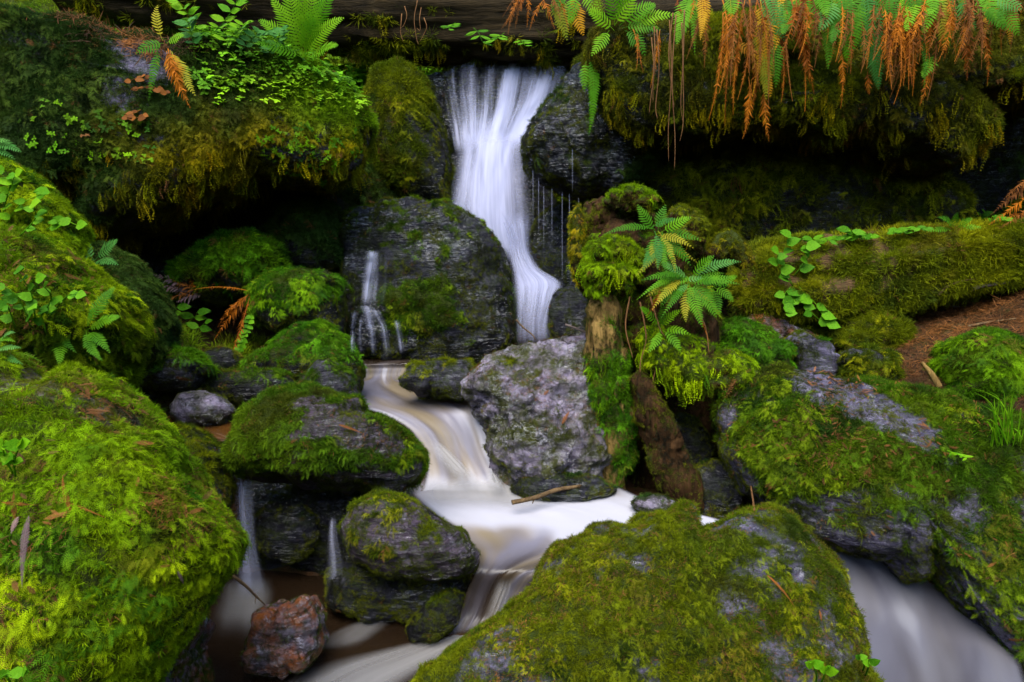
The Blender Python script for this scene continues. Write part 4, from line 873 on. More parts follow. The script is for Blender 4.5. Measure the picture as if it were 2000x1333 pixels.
def log_thing(name, label, path, radii, mat, seed, mossp, pal, kind='cushion', size=0.024, sp=0.004, groove=0.05, seg=64, rings=150, hang=None, lie=0):
    v, f = tube_mesh([np.array(p) for p in path], radii, seg, rings, 0.24, groove, seed)
    base = v.mean(0); base[2] = v[:, 2].min()
    body = f[(f[:, 2] != f[:, 3])]; w = moss_weight(v, body, *mossp, seed)
    me = mesh_from(name, v - base, tidy(f)); set_attr(me, 'moss', w)
    o = link(name, me, mat, None, base); tag(o, label, 'log'); register(v, f)
    n = vnormals(v, body); s = sstep(w, 0.28, 0.6)
    if (n * (v - v.mean(0))).sum() < 0: body = body[:, ::-1].copy()
    scatter('moss', o, v, body, s, sp, kind, size, pal, seed + 50, lie=lie)
    if hang is not None: scatter('hanging_moss', o, v, body, s * sstep(-vnormals(v, body)[:, 2], hang[0], hang[0] + .3), hang[1], 'hanger', hang[2], hang[3], seed + 60, droop=1.0)
    return o
log_thing('fallen_log', 'huge dark fallen log lying across the top of the waterfall', [PY(150, -60, 8.9), PY(450, -10, 8.7), PY(700, 15, 8.5), PY(950, 28, 8.35), PY(1150, 40, 8.2), PY(1500, 40, 8.0)], [0.55, 0.55, 0.52, 0.50, 0.47, 0.45], M_LOG, 71, (-0.25, 0.55, 0.8), 'olive', hang=(-0.2, 0.012, 0.05, 'yellow'))
log_thing('mossy_log', 'thick moss-covered log lying on the dirt slope at right', [PY(1440, 575, 5.75), PY(1500, 570, 5.65), PY(1650, 548, 5.5), PY(1850, 508, 5.35), PY(2050, 488, 5.2), PY(2300, 470, 5.1)], [0.28, 0.41, 0.36, 0.26, 0.20, 0.17], M_MLOG, 72, (0.58, 0.15, 0.8), 'olive', 'cushion', 0.019, 0.0032, hang=(-0.4, 0.010, 0.024, 'olive'), seg=72, lie=1)

stump = empty('tree_stump', PY(1200, 980, 4.8)); tag(stump, 'tall rotten mossy stump with roots standing right of the stream', 'stump')
def sp_(key, name, outl, Y, tf, tb, seed, mossp, pal, mat, kind='feather', size=0.024, lean=0.15, sub=5, amp=0.16, add=(), bare=(), hang=None, fine=1.2, grain=0.010):
    return stone(key, name, None, None, outl, Y, tf, tb, lean, 0, sub, amp, seed, 'soil', mossp, pal, kind, size, 0.0038, parent=stump, matfn=mat, add=add, bare=bare, hang=hang, chunky=0.9, lie=1, fine=fine, grain=grain)
sp_('st_crown', 'crown', [(1122, 500), (1130, 430), (1152, 392), (1200, 385), (1250, 400), (1280, 440), (1330, 460), (1350, 520), (1300, 560), (1250, 590), (1180, 600), (1135, 570)], 4.98, 0.22, 0.35, 81, (-0.05, 0.55, 1.0), 'bright', M_ROT, sub=6, amp=0.24, bare=([(1130, 390), (1240, 395), (1245, 465), (1130, 470)],), hang=(0.0, 0.012, 0.03, 'yellow'), fine=2.2)
sp_('st_c2', 'crown_knob', [(1175, 400), (1195, 376), (1240, 366), (1280, 382), (1275, 412), (1230, 420), (1190, 418)], 4.85, 0.14, 0.16, 87, (0.38, 0.6, 0.75), 'bright', M_ROT, amp=0.34, size=0.022, hang=(-0.3, 0.010, 0.028, 'yellow'))
sp_('st_c3', 'crown_knob', [(1138, 520), (1158, 475), (1200, 462), (1248, 485), (1262, 530), (1225, 575), (1185, 560), (1155, 585)], 4.68, 0.15, 0.16, 88, (0.42, 0.6, 0.75), 'bright', M_ROT, amp=0.34, size=0.024, hang=(-0.4, 0.008, 0.034, 'bright'))
sp_('st_c4', 'crown_knob', [(1300, 430), (1325, 402), (1365, 420), (1380, 450), (1370, 500), (1335, 500), (1305, 470)], 4.85, 0.12, 0.16, 89, (0.2, 0.6, 0.8), 'yellow', M_ROT, amp=0.2, size=0.022, hang=(-0.3, 0.011, 0.03, 'yellow'))
sp_('st_c5', 'crown_splinter', [(1114, 500), (1117, 420), (1130, 395), (1142, 430), (1140, 560), (1122, 560)], 4.8, 0.06, 0.08, 90, (0.45, 0.3, 0.6), 'yellow', M_ROT, amp=0.15, size=0.020, sub=4)
sp_('st_trunk', 'trunk', [(1154, 575), (1202, 570), (1210, 640), (1218, 700), (1236, 800), (1236, 900), (1208, 990), (1150, 990), (1143, 850), (1147, 740), (1154, 660)], 4.72, 0.15, 0.2, 82, (-0.12, 0.1, 0.8), 'fresh', M_STUMP, lean=0.02, amp=0.10, fine=1.8, grain=0.034, add=([(1140, 690), (1240, 690), (1250, 900), (1190, 910), (1175, 800), (1150, 760)], [(1150, 690), (1210, 690), (1200, 730)]), hang=(-0.7, 0.008, 0.030, 'fresh'))
sp_('st_body', 'decayed_heart', [(1190, 560), (1290, 520), (1370, 545), (1405, 620), (1400, 700), (1320, 730), (1240, 720), (1205, 640)], 4.9, 0.25, 0.3, 83, (0.05, 0.5, 0.95), 'mixed', M_ROT, amp=0.2)
sp_('st_hollow', 'hollow_wall', [(1220, 650), (1330, 640), (1420, 720), (1410, 900), (1330, 980), (1230, 980)], 5.15, 0.15, 0.3, 84, (-0.2, 0.3, 0.8), 'deep', M_ROT, kind='cushion')
sp_('st_root', 'root', [(1245, 665), (1290, 632), (1350, 655), (1420, 688), (1470, 708), (1482, 738), (1440, 772), (1390, 768), (1320, 755), (1268, 715)], 4.55, 0.14, 0.18, 85, (0.5, 0.4, 0.8), 'bright', M_ROT, size=0.022, lean=0.4, hang=(-0.5, 0.010, 0.04, 'bright'))
sp_('st_stub', 'branch_stub', [(1372, 490), (1395, 468), (1425, 452), (1445, 462), (1462, 485), (1468, 520), (1445, 530), (1430, 500), (1390, 512)], 4.85, 0.07, 0.1, 86, (0.45, 0.4, 0.5), 'yellow', M_ROT, size=0.02, sub=4)
for k, (pts, r0) in enumerate([([(1250, 590, 4.6), (1262, 660, 4.55), (1250, 720, 4.55), (1262, 790, 4.55)], 0.006), ([(1290, 690, 4.5), (1275, 760, 4.5), (1300, 830, 4.5), (1325, 880, 4.5)], 0.004), ([(1230, 580, 4.6), (1222, 640, 4.55), (1236, 700, 4.52)], 0.006), ([(1360, 600, 4.6), (1378, 640, 4.5), (1385, 690, 4.45)], 0.006), ([(1270, 580, 4.6), (1288, 640, 4.5), (1300, 660, 4.5)], 0.006)]):
    tube_obj('rootlet', [PY(*p) for p in pts], [r0, r0 * .8, r0 * .4], M_ROOT, stump, 6, 24, 0.3, 0, 90 + k)
stone('lean', 'leaning_log', 'short dark split log leaning in the gully right of the stump', 'log', [(1232, 735), (1262, 728), (1290, 775), (1325, 850), (1372, 950), (1368, 1000), (1330, 1010), (1290, 960), (1262, 880), (1240, 800)], 4.5, 0.10, 0.12, 0.1, 0, 5, 0.16, 73, 'soil', (0.18, 0.2, 0.95), 'olive', 'cushion', 0.018, 0.004, matfn=M_ROT, chunky=0.8, fine=2.2)

BVH = BVHTree.FromPolygons(np.concatenate(SURF_V).tolist(), np.concatenate(SURF_F).tolist(), all_triangles=True)
def hitpath(pts, lift): return [hit(x, y, lift)[0] for x, y in pts]
def twig(label, pts, r, mat=None, Ys=None, group=None, name='twig', cat='twig', branch=()):
    path = [PY(x, y, Y) for (x, y), Y in zip(pts, Ys)] if Ys else hitpath(pts, r * 0.8)
    o, v, f = tube_obj(name, path, [r, r * .9, r * .7, r * .45], mat or M_TWIG, None, 7, 26, 0.25, 0.1, int(pts[0][0]), label, cat, group)
    for k, (x0, y0, x1, y1) in enumerate(branch):
        a = min(range(len(pts)), key=lambda q: abs(pts[q][0] - x0)); Yq = path[a][1]
        bo, _, _ = tube_obj('side_twig', [Vector(PY(x0, y0, Yq)), Vector(PY((x0 + x1) / 2, (y0 + y1) / 2 - 2, Yq - .01)), Vector(PY(x1, y1, Yq - .02))], [r * .5, r * .35, r * .2], mat or M_TWIG, o, 5, 8, 0.2, 0, k)
    return o
twig('brown stick lying over the milky pool at the schist boulder', [(1000, 982), (1045, 972), (1085, 958), (1130, 950), (1172, 943)], 0.016, Ys=[4.15, 4.2, 4.28, 4.34, 4.42], branch=((1045, 972, 1040, 984),))
twig('thin dark twig slanting into the lower pool beside the left boulder', [(455, 1125), (480, 1145), (500, 1165), (518, 1182)], 0.008, Ys=[3.2, 3.22, 3.25, 3.28], branch=((500, 1165, 498, 1180),))
twig('grey dry twig sticking out above the schist boulder', [(1104, 634), (1125, 642), (1148, 652), (1160, 662)], 0.009, M_GREY, Ys=[5.0, 5.0, 5.0, 5.0], branch=((1125, 642, 1140, 640),))
twig('upright broken orange stick in front of the bright green right rock', [(1834, 756), (1822, 735), (1812, 722), (1800, 708)], 0.022, Ys=[4.3, 4.32, 4.34, 4.36], mat=M_STUMP, name='stick', cat='stick')
twig('grey root arching out of the dirt slope', [(1875, 572), (1900, 560), (1935, 553), (1970, 548)], 0.022, M_GREY, name='root', cat='root')
twig('thin dark root curving below the mossy log', [(1830, 575), (1850, 560), (1880, 548), (1905, 545)], 0.012, M_TWIG, name='root', cat='root')
twig('flat splinter of wood lying on the dirt slope', [(1800, 598), (1830, 600), (1850, 600), (1875, 602)], 0.014, M_GREY, name='splinter', cat='wood')
twig('short dark twig low on the dirt slope at right edge', [(1890, 640), (1930, 632), (1960, 628), (1985, 624)], 0.010, M_TWIG)
twig('thin vine stem hanging down the gully by the massive right boulder', [(1440, 870), (1462, 905), (1468, 950), (1474, 1000)], 0.008, M_ROOT, name='root', cat='root')
twig('dark branch lying among wet twigs at the foot of the waterfall', [(1008, 625), (1022, 640), (1040, 655), (1046, 664)], 0.008, Ys=[6.1, 6.1, 6.1, 6.1])

# ================================================================== PLANTS
L_GREEN = leaf_mat('fern_green', (0.035, 0.13, 0.004), (0.10, 0.26, 0.006))
L_LIME = leaf_mat('fern_lime', (0.06, 0.20, 0.003), (0.15, 0.32, 0.005), 0.45)
L_BLUE = leaf_mat('fern_bluegreen', (0.035, 0.14, 0.020), (0.085, 0.23, 0.040))
L_GOLD = leaf_mat('fern_gold', (0.28, 0.115, 0.003), (0.36, 0.20, 0.005), 0.35)
L_YEL = leaf_mat('fern_yellowgreen', (0.16, 0.19, 0.010), (0.28, 0.24, 0.012), 0.4)
L_RUST = leaf_mat('fern_rust', (0.15, 0.040, 0.003), (0.33, 0.105, 0.005), 0.25, 0.6, 14)
L_BROWN = leaf_mat('fern_brown', (0.075, 0.026, 0.006), (0.17, 0.060, 0.010), 0.2, 0.7, 14)
L_DEAD = leaf_mat('fern_greyed', (0.09, 0.06, 0.06), (0.18, 0.11, 0.10), 0.15, 0.7, 14)
FM = dict(g=L_GREEN, l=L_LIME, b=L_BLUE, o=L_GOLD, y=L_YEL, r=L_RUST, n=L_BROWN, d=L_DEAD)
def frond_mesh(root, tip, sag, width, npin, dry=False, face=None, seed=1, stalk=0.12):
    r = random.Random(seed); root = Vector(root); tip = Vector(tip); ctrl = (root + tip) / 2 + Vector(sag)
    face = Vector(face) if face is not None else (Vector(CAM) - root).normalized() * 0.8 + Vector((0, 0, 0.5))
    vs_, fs = [], []; L = (tip - root).length
    def at(t): return root * (1 - t) ** 2 + ctrl * 2 * t * (1 - t) + tip * t * t
    def tan(t): return ((ctrl - root) * (1 - t) + (tip - ctrl) * t).normalized()
    def quad(a, b, c, d): i = len(vs_); vs_.extend([a, b, c, d]); fs.append((i, i + 1, i + 2, i + 3))
    prev = None; rw = max(0.0016, L * 0.006)
    for k in range(13):
        t = k / 12; T = tan(t); S = T.cross(face).normalized(); p = at(t); w = rw * (1 - 0.75 * t)
        cur = (p - S * w, p + S * w)
        if prev: quad(prev[0], prev[1], cur[1], cur[0])
        prev = cur
    for k in range(npin):
        t = stalk + (1 - stalk) * (k + 0.5) / npin; T = tan(t); S = T.cross(face).normalized(); N = S.cross(T).normalized(); p = at(t)
        prof = min(1.0, 0.45 + 2.4 * (t - stalk)) * min(1.0, 1.35 * (1 - t) ** 0.75 + 0.04)
        for sg in (-1, 1):
            pl = width * 0.5 * prof * r.uniform(0.85, 1.1)
            if dry:
                d = (S * sg * r.uniform(0.25, 0.75) + T * r.uniform(0.3, 0.9) + N * r.uniform(-0.6, 0.6)).normalized(); bend = N * r.uniform(-.4, .4) + Vector((0, 0, -0.5)); pw_ = pl * r.uniform(0.10, 0.22)
            else:
                d = (S * sg + T * (0.32 + 0.5 * t) + N * r.uniform(-.10, .10)).normalized(); bend = -N * 0.16 + T * 0.12; pw_ = min(L * (1 - stalk) / npin * 0.33, pl * 0.22)
            ws = d.cross(N).normalized() if not dry else (T + N * r.uniform(-.8, .8)).normalized()
            a0 = p; a1 = p + d * pl * 0.35; a2 = p + d * pl * 0.72 + bend * pl * 0.25; a3 = p + d * pl + bend * pl * 0.6
            i = len(vs_); vs_.extend([a0 - ws * pw_ * .55, a0 + ws * pw_ * .55, a1 - ws * pw_, a1 + ws * pw_, a2 - ws * pw_ * .7, a2 + ws * pw_ * .7, a3])
            fs.extend([(i, i + 1, i + 3, i + 2), (i + 2, i + 3, i + 5, i + 4), (i + 4, i + 5, i + 6)])
    return vs_, fs
FN = [0]
def add_frond(parent, root, tip, sag, width, kind, npin=22, face=None, name='frond'):
    FN[0] += 1
    sag = Vector(sag) + Vector((random.uniform(-.12, .12), random.uniform(-.05, .05), random.uniform(-.06, .06))) * (Vector(tip) - Vector(root)).length
    v, f = frond_mesh(root, tip, sag, width, npin, kind in 'rnd', face, FN[0])
    og = parent.location
    me = bpy.data.meshes.new(name); me.from_pydata([tuple(p - og) for p in v], [], f); me.update()
    return link(name, me, FM[kind], parent)
RGN = 'ferns growing on the stump and right bank'
def fern(label, root, fronds, group='ferns growing on the banks', name='fern', depth=None, bulge=0.0, cat='fern', tangle=0):
    """fronds: (x0, y0, x1, y1, kind, width px [, depth step at tip]); root: a photo pixel"""
    if depth is None: base, _ = hit(*root); Yb = base.y
    else: base = Vector(PY(root[0], root[1], depth)); Yb = depth
    e = empty(name, base); tag(e, label, cat, group)
    if tangle:
        q_ = random.Random(root[0])
        for k in range(tangle):
            a_ = q_.uniform(-0.4, 3.6); l_ = q_.uniform(45, 105); x_ = root[0] + q_.uniform(-22, 22); y_ = root[1] + q_.uniform(-12, 25)
            fronds = fronds + [(x_, y_, x_ + l_ * math.cos(a_), y_ + l_ * math.sin(a_) * 0.9, q_.choice('ggglby'), q_.uniform(22, 34), q_.uniform(-.22, -.02))]
    for fr in fronds:
        x0, y0, x1, y1, kd, w = fr[:6]; dy = fr[6] if len(fr) > 6 else -0.1
        a = Vector(PY(x0, y0, Yb - 0.01)); bq = Vector(PY(x1, y1, Yb + dy)); L = (bq - a).length
        add_frond(e, a, bq, Vector((0, -0.12 * L, 0.16 * L if abs(x1 - x0) > 0.7 * abs(y1 - y0) else 0.03 * L)), w * (0.8 if group == RGN else 1.0) / F * Yb, kd, max(9, int(L / Yb * F / 5.6)) if kd not in 'rnd' else max(14, int(L / Yb * F / 5.0)))
    return e
rr_ = random.Random(5)
def hangset(xs, y0, ylo, yhi, kinds, w, n):
    out = []
    for k in range(n):
        x = rr_.uniform(*xs); y1 = rr_.uniform(ylo, yhi); out.append((x, y0 + rr_.uniform(-15, 15), x + rr_.uniform(-34, 30), y1, rr_.choice(kinds), w * rr_.uniform(0.7, 1.2), -0.22 + rr_.uniform(-.08, .08)))
    return out
HG = 'ferns hanging over the right overhang'
fern('fern with yellow and bright green fronds beside the log end right of the waterfall', (1110, 5), [(1085, -20, 1108, 80, 'y', 42), (1100, -20, 1092, 60, 'y', 34), (1120, -10, 1140, 70, 'o', 40), (1125, -20, 1112, 50, 'l', 36), (1140, -30, 1175, 40, 'l', 44), (1110, -10, 1080, 25, 'g', 36)] + hangset((1010, 1085), -15, 20, 70, 'rn', 22, 12), HG, depth=6.6)
fern('lush bright green fern tuft over the wet rock right of the waterfall', (1215, 30), [(1200, 60, 1150, 20, 'l', 44), (1200, 50, 1240, -10, 'l', 48), (1210, 50, 1280, 10, 'l', 46), (1215, 55, 1290, 60, 'g', 40), (1200, 50, 1190, -20, 'l', 44), (1220, 60, 1260, 110, 'g', 38), (1190, 60, 1155, 110, 'l', 36), (1170, 50, 1165, -10, 'y', 36), (1230, 50, 1320, 30, 'l', 40), (1215, 40, 1225, -40, 'l', 44)] + hangset((1220, 1290), 60, 130, 210, 'r', 18, 3), HG, depth=6.0)
fern('fresh green frond curtain hanging down the wet rock right of the waterfall', (1150, 100), [(1152, 95, 1150, 265, 'l', 30), (1160, 110, 1160, 215, 'l', 26), (1145, 120, 1142, 180, 'l', 26), (1155, 130, 1168, 170, 'l', 24)], HG, depth=6.3)
fern('golden and rust fern with the longest drooping fronds at upper right', (1460, 0), [(1490, -20, 1532, 80, 'b', 52), (1485, 0, 1500, 150, 'o', 56), (1470, 30, 1496, 195, 'y', 50), (1500, 60, 1515, 172, 'g', 40), (1465, 90, 1505, 190, 'o', 44), (1430, 85, 1490, 120, 'o', 30), (1412, 25, 1384, 236, 'r', 22), (1425, 30, 1398, 190, 'r', 24), (1440, 20, 1416, 248, 'r', 20), (1450, 40, 1432, 225, 'r', 20), (1462, 150, 1450, 272, 'r', 28), (1468, 160, 1456, 262, 'r', 24), (1492, 170, 1502, 277, 'r', 30), (1480, 60, 1470, 215, 'r', 28), (1455, 0, 1440, 150, 'r', 28), (1420, -10, 1430, 30, 'g', 40)] + hangset((1395, 1490), 0, 90, 200, 'rrrn', 24, 12), HG, depth=5.75)
fern('dense rust fern hanging next to the golden one', (1560, 0), [(1545, 0, 1590, 184, 'r', 34), (1555, 10, 1582, 165, 'r', 34), (1560, 20, 1560, 130, 'n', 26), (1600, -30, 1592, 70, 'g', 52), (1610, -10, 1617, 136, 'g', 40)] + hangset((1540, 1610), -10, 60, 130, 'rrn', 24, 10), HG, depth=5.7)
fern('broad green sword fern with rust tips in the middle of the right overhang', (1660, -10), [(1640, -20, 1642, 92, 'g', 66), (1660, -20, 1668, 96, 'g', 66), (1690, -30, 1716, 175, 'b', 64), (1705, -20, 1740, 40, 'g', 56), (1680, -10, 1700, 110, 'g', 60), (1625, 0, 1600, 60, 'b', 50), (1640, 85, 1642, 212, 'r', 22), (1650, 20, 1655, 120, 'l', 44), (1694, 140, 1698, 186, 'r', 24), (1705, 60, 1712, 150, 'g', 44)] + hangset((1610, 1720), 0, 90, 150, 'rn', 24, 8), HG, depth=5.65)
fern('brown-orange dead fern curtain right of the broad green sword fern', (1750, 0), hangset((1715, 1790), 10, 100, 178, 'rrrn', 26, 26) + [(1770, -20, 1800, 30, 'g', 46)], HG, depth=5.65)
fern('mixed green and rust fern hanging beside the dead curtain', (1825, 0), [(1830, -20, 1845, 92, 'y', 50), (1815, 0, 1812, 112, 'r', 34), (1838, 40, 1850, 85, 'g', 46), (1815, 105, 1796, 207, 'r', 30), (1825, 105, 1802, 152, 'g', 34), (1850, 40, 1842, 120, 'r', 24), (1820, -20, 1800, 70, 'g', 44), (1800, -20, 1808, 120, 'r', 28)] + hangset((1795, 1850), 0, 60, 120, 'rn', 24, 6), HG, depth=5.6)
fern('reddish withered fern with a few green leaflets near the right edge', (1895, 20), [(1880, 60, 1888, 158, 'r', 30), (1890, 60, 1900, 120, 'n', 30), (1915, 50, 1928, 168, 'r', 24), (1905, 30, 1870, 110, 'n', 28), (1900, 0, 1945, 40, 'g', 40), (1870, 0, 1905, 60, 'b', 34), (1920, 20, 1965, 60, 'g', 40), (1940, 0, 1995, 20, 'b', 44), (1950, 10, 1990, 70, 'g', 40)] + hangset((1860, 1930), 0, 60, 140, 'rnn', 24, 12), HG, depth=5.5)
for k, (x, lb) in enumerate([(1345, 'thin yellow-green fern between the root strands and the golden fern'), (1515, 'slim golden fern behind the golden and rust one'), (1590, 'second golden fern half hidden by the dense rust fern'), (1680, 'amber fern strands under the broad green sword fern'), (1775, 'golden strands behind the dead fern curtain'), (1855, 'amber fern left of the reddish withered one'), (1955, 'yellow-green fern in the upper right corner')]):
    fern(lb, (x, 0), hangset((x - 40, x + 40), -20, 30, rr_.choice((110, 160, 230)), 'rnornngn', 24, rr_.choice((5, 9, 12))) + hangset((x - 45, x + 45), -25, 30, 90, 'ggl', 46, 2), HG, depth=5.88 - 0.03 * k)
HR = 'root strands hanging from the right overhang'
for k, (xs, y0, ys, Yq, lb) in enumerate([((1308, 1316, 1322, 1330, 1337), 60, (300, 215, 330, 240, 290), 5.62, 'bundle of long brown root strands below the bright fern tuft'), ((1270, 1276, 1282), 90, (230, 200, 245), 5.75, 'few thin brown root strands over the wet rock'), ((785, 790), 20, (75, 60), 7.85, 'mossy strand hanging from the fallen log above the fall'), ((818, 825, 830), 25, (92, 70, 80), 7.8, 'brown root strands hanging from the fallen log right of the mossy strand')]):
    e = empty('hanging_roots', PY(xs[0], y0, Yq)); tag(e, lb, 'roots', HR)
    for q, (x, y1) in enumerate(zip(xs, ys)):
        y0 = y0 + rr_.uniform(-25, 25); x = x + rr_.uniform(-3, 3)
        tube_obj('strand', [PY(x, y0, Yq), PY(x + rr_.uniform(-9, 6), y0 * .6 + y1 * .4, Yq - .02), PY(x - 2, y0 * .2 + y1 * .8, Yq), PY(x + rr_.uniform(-12, 4), y1 + rr_.uniform(-20, 20), Yq)], [0.006, 0.004, 0.002], M_ROOT, e, 5, 20, 0.3, 0, k * 10 + q)
# left bank
LG = 'ferns growing on the left bank'
fern('upright lime green fern on top of the left overhang beside the log', (590, 105), [(590, 112, 505, 40, 'l', 46, -.15), (592, 112, 530, -5, 'l', 52, -.12), (594, 112, 562, -45, 'l', 56, -.1), (596, 112, 615, -50, 'l', 56, -.1), (598, 112, 655, -25, 'l', 52, -.15), (598, 114, 672, 35, 'l', 46, -.18), (592, 114, 500, 85, 'l', 38, -.25), (600, 116, 660, 90, 'l', 38, -.25), (594, 112, 585, -30, 'l', 50, -.2), (596, 112, 635, -5, 'l', 50, -.22)], LG, depth=5.85)
fern('green fern with drooping blades over the pale stone of the left overhang', (320, 80), [(320, 85, 265, 105, 'g', 36), (310, 90, 290, 198, 'g', 22, -.12), (325, 85, 360, 70, 'l', 30), (318, 80, 308, 10, 'y', 24, .05), (335, 100, 382, 188, 'y', 40, -.15)], LG, depth=5.3)
fern('crisp rust-orange dead fern hanging on the left overhang', (330, 95), [(328, 95, 372, 212, 'r', 44, -.16), (332, 98, 355, 180, 'o', 40, -.12), (325, 100, 350, 150, 'r', 40, -.13)], LG, depth=5.25)
fern('fern fan of small green fronds growing on the big left moss dome', (170, 640), [(168, 640, 225, 560, 'g', 34, .1), (170, 645, 235, 618, 'g', 36, -.05), (172, 650, 215, 690, 'g', 34, -.12), (120, 630, 55, 655, 'g', 32), (118, 640, 50, 690, 'g', 34, -.1), (120, 650, 115, 715, 'g', 34, -.15), (115, 630, 85, 690, 'l', 28, -.1), (170, 640, 190, 600, 'g', 28), (115, 640, 150, 690, 'g', 26, -.1), (168, 645, 200, 705, 'g', 28, -.14)], LG)
fern('blue-green fern spreading flat on the crest of the mossy rock behind the left dome', (185, 510), [(185, 510, 100, 498, 'b', 40), (186, 508, 230, 470, 'b', 38), (188, 512, 232, 518, 'b', 36, -.15), (184, 508, 150, 472, 'b', 36, .05), (186, 514, 160, 522, 'b', 34, -.15)], LG)
fern('pale blue-green fern tip poking in at the left edge', (-15, 285), [(-25, 285, 42, 298, 'b', 34), (-25, 290, 20, 275, 'b', 26), (-25, 295, 30, 312, 'b', 26)], LG)
fern('dark green fern at the left edge under the moss dome', (10, 690), [(-10, 690, 42, 680, 'b', 30), (-10, 700, 45, 712, 'b', 30, -.1), (0, 680, 30, 650, 'b', 28), (-10, 670, 30, 668, 'g', 26)], LG)
fern('rust-red dead fern dangling between the small left rocks', (490, 572), [(488, 572, 418, 665, 'r', 30, -.15), (487, 576, 425, 640, 'r', 26, -.12), (489, 574, 440, 722, 'r', 24, -.25), (488, 575, 455, 640, 'n', 20, -.1), (490, 570, 380, 566, 'r', 12, -.05)], LG)
fern('greyish heap of dead fern fronds below the dark left hollow', (350, 560), [(380, 570, 290, 535, 'd', 34), (395, 575, 300, 560, 'd', 36), (400, 578, 330, 545, 'n', 32), (400, 575, 345, 590, 'd', 30), (405, 570, 420, 555, 'n', 26), (400, 575, 370, 545, 'r', 24), (395, 570, 318, 590, 'n', 26)], LG)
# stump and right bank
RG = 'ferns growing on the stump and right bank'
fern('dark green fern spraying from the top of the stump', (1290, 450), [(1280, 455, 1245, 400, 'g', 40, .0), (1285, 452, 1300, 400, 'g', 40, .05), (1290, 455, 1350, 425, 'g', 44), (1292, 458, 1370, 470, 'g', 42), (1290, 462, 1350, 520, 'g', 46, -.1), (1282, 460, 1262, 520, 'g', 40, -.1), (1288, 460, 1310, 530, 'g', 44, -.12)], RG, depth=4.55, tangle=12)
fern('bright fern with arching fronds on the right flank of the stump', (1345, 545), [(1345, 545, 1252, 548, 'g', 42), (1346, 545, 1290, 515, 'b', 40), (1348, 542, 1448, 512, 'b', 40, -.05), (1350, 545, 1425, 560, 'g', 44, -.1), (1350, 550, 1400, 620, 'g', 56, -.15), (1345, 552, 1372, 640, 'g', 46, -.18), (1340, 552, 1290, 600, 'g', 44, -.12), (1345, 555, 1340, 630, 'y', 34, -.15), (1338, 550, 1262, 580, 'y', 36, -.1), (1350, 545, 1395, 500, 'g', 40)], RG, depth=4.5, tangle=14)
fern('little yellow-green fern in the crook below the stump crown', (1290, 640), [(1290, 640, 1250, 600, 'l', 34), (1292, 640, 1330, 605, 'l', 34), (1290, 645, 1265, 690, 'g', 32, -.1), (1294, 645, 1330, 690, 'g', 36, -.12), (1290, 640, 1295, 590, 'g', 30), (1296, 645, 1350, 655, 'l', 32, -.1)], RG, depth=4.5)
fern('small green fern tucked against the stump branch stub', (1395, 560), [(1395, 560, 1440, 540, 'g', 34), (1394, 562, 1432, 590, 'g', 36, -.1), (1392, 562, 1405, 620, 'g', 34, -.12), (1392, 560, 1370, 600, 'l', 30, -.1), (1394, 558, 1400, 515, 'g', 30)], RG, depth=4.55)
fern('rust dead frond drooping under the stump fern', (1360, 600), [(1362, 605, 1386, 668, 'r', 14, -.05), (1290, 560, 1262, 620, 'r', 30, -.05)], RG, depth=4.42)
fern('small fern of narrow fronds on the mossy log near the right edge', (1860, 450), [(1860, 450, 1800, 455, 'g', 26), (1862, 448, 1830, 425, 'g', 28), (1866, 448, 1900, 428, 'g', 28), (1866, 450, 1920, 446, 'g', 26), (1862, 446, 1870, 415, 'g', 24)], RG)
fern('russet heap of dead fronds in the hollow at the right edge', (1970, 420), [(2010, 360, 1935, 420, 'n', 40), (2010, 380, 1930, 440, 'r', 40), (2020, 400, 1950, 448, 'n', 36), (2010, 350, 1960, 390, 'n', 36), (2020, 420, 1960, 430, 'r', 34)], RG, depth=5.0)

# leafy plants: stem and leaves of their own
def leaf_data(kind):
    B_ = Blades()
    prof = {'ovate': [(0, 0), (.18, .17), (.42, .25), (.7, .17), (1, 0)], 'heart': [(0, 0), (.02, .26), (.3, .44), (.65, .30), (1, 0)], 'narrow': [(0, 0), (.2, .09), (.5, .13), (.8, .08), (1, 0)]}[kind]
    v = []; f = []
    for x, w in prof: v += [(x, 0, -0.02 * x), (x, w, 0.10 * w + 0.03 * math.sin(x * 9) - .12 * x * x), (x, -w, 0.10 * w + 0.03 * math.cos(x * 8) - .12 * x * x)]
    for k in range(len(prof) - 1):
        a, b_ = 3 * k, 3 * k + 3
        f += [(a, b_, b_ + 1, a + 1), (a, a + 2, b_ + 2, b_)]
    return v, f
LEAFM = {}
def leaf_mesh(kind, mk):
    if (kind, mk) not in LEAFM:
        me = bpy.data.meshes.new('leaf'); v, f = leaf_data(kind)
        f = [tuple(dict.fromkeys(q)) for q in f]; me.from_pydata(v, [], f); me.validate(); me.update(); me.materials.append(FM[mk]); LEAFM[(kind, mk)] = me
    return LEAFM[(kind, mk)]
PG = 'leafy plants on the banks'
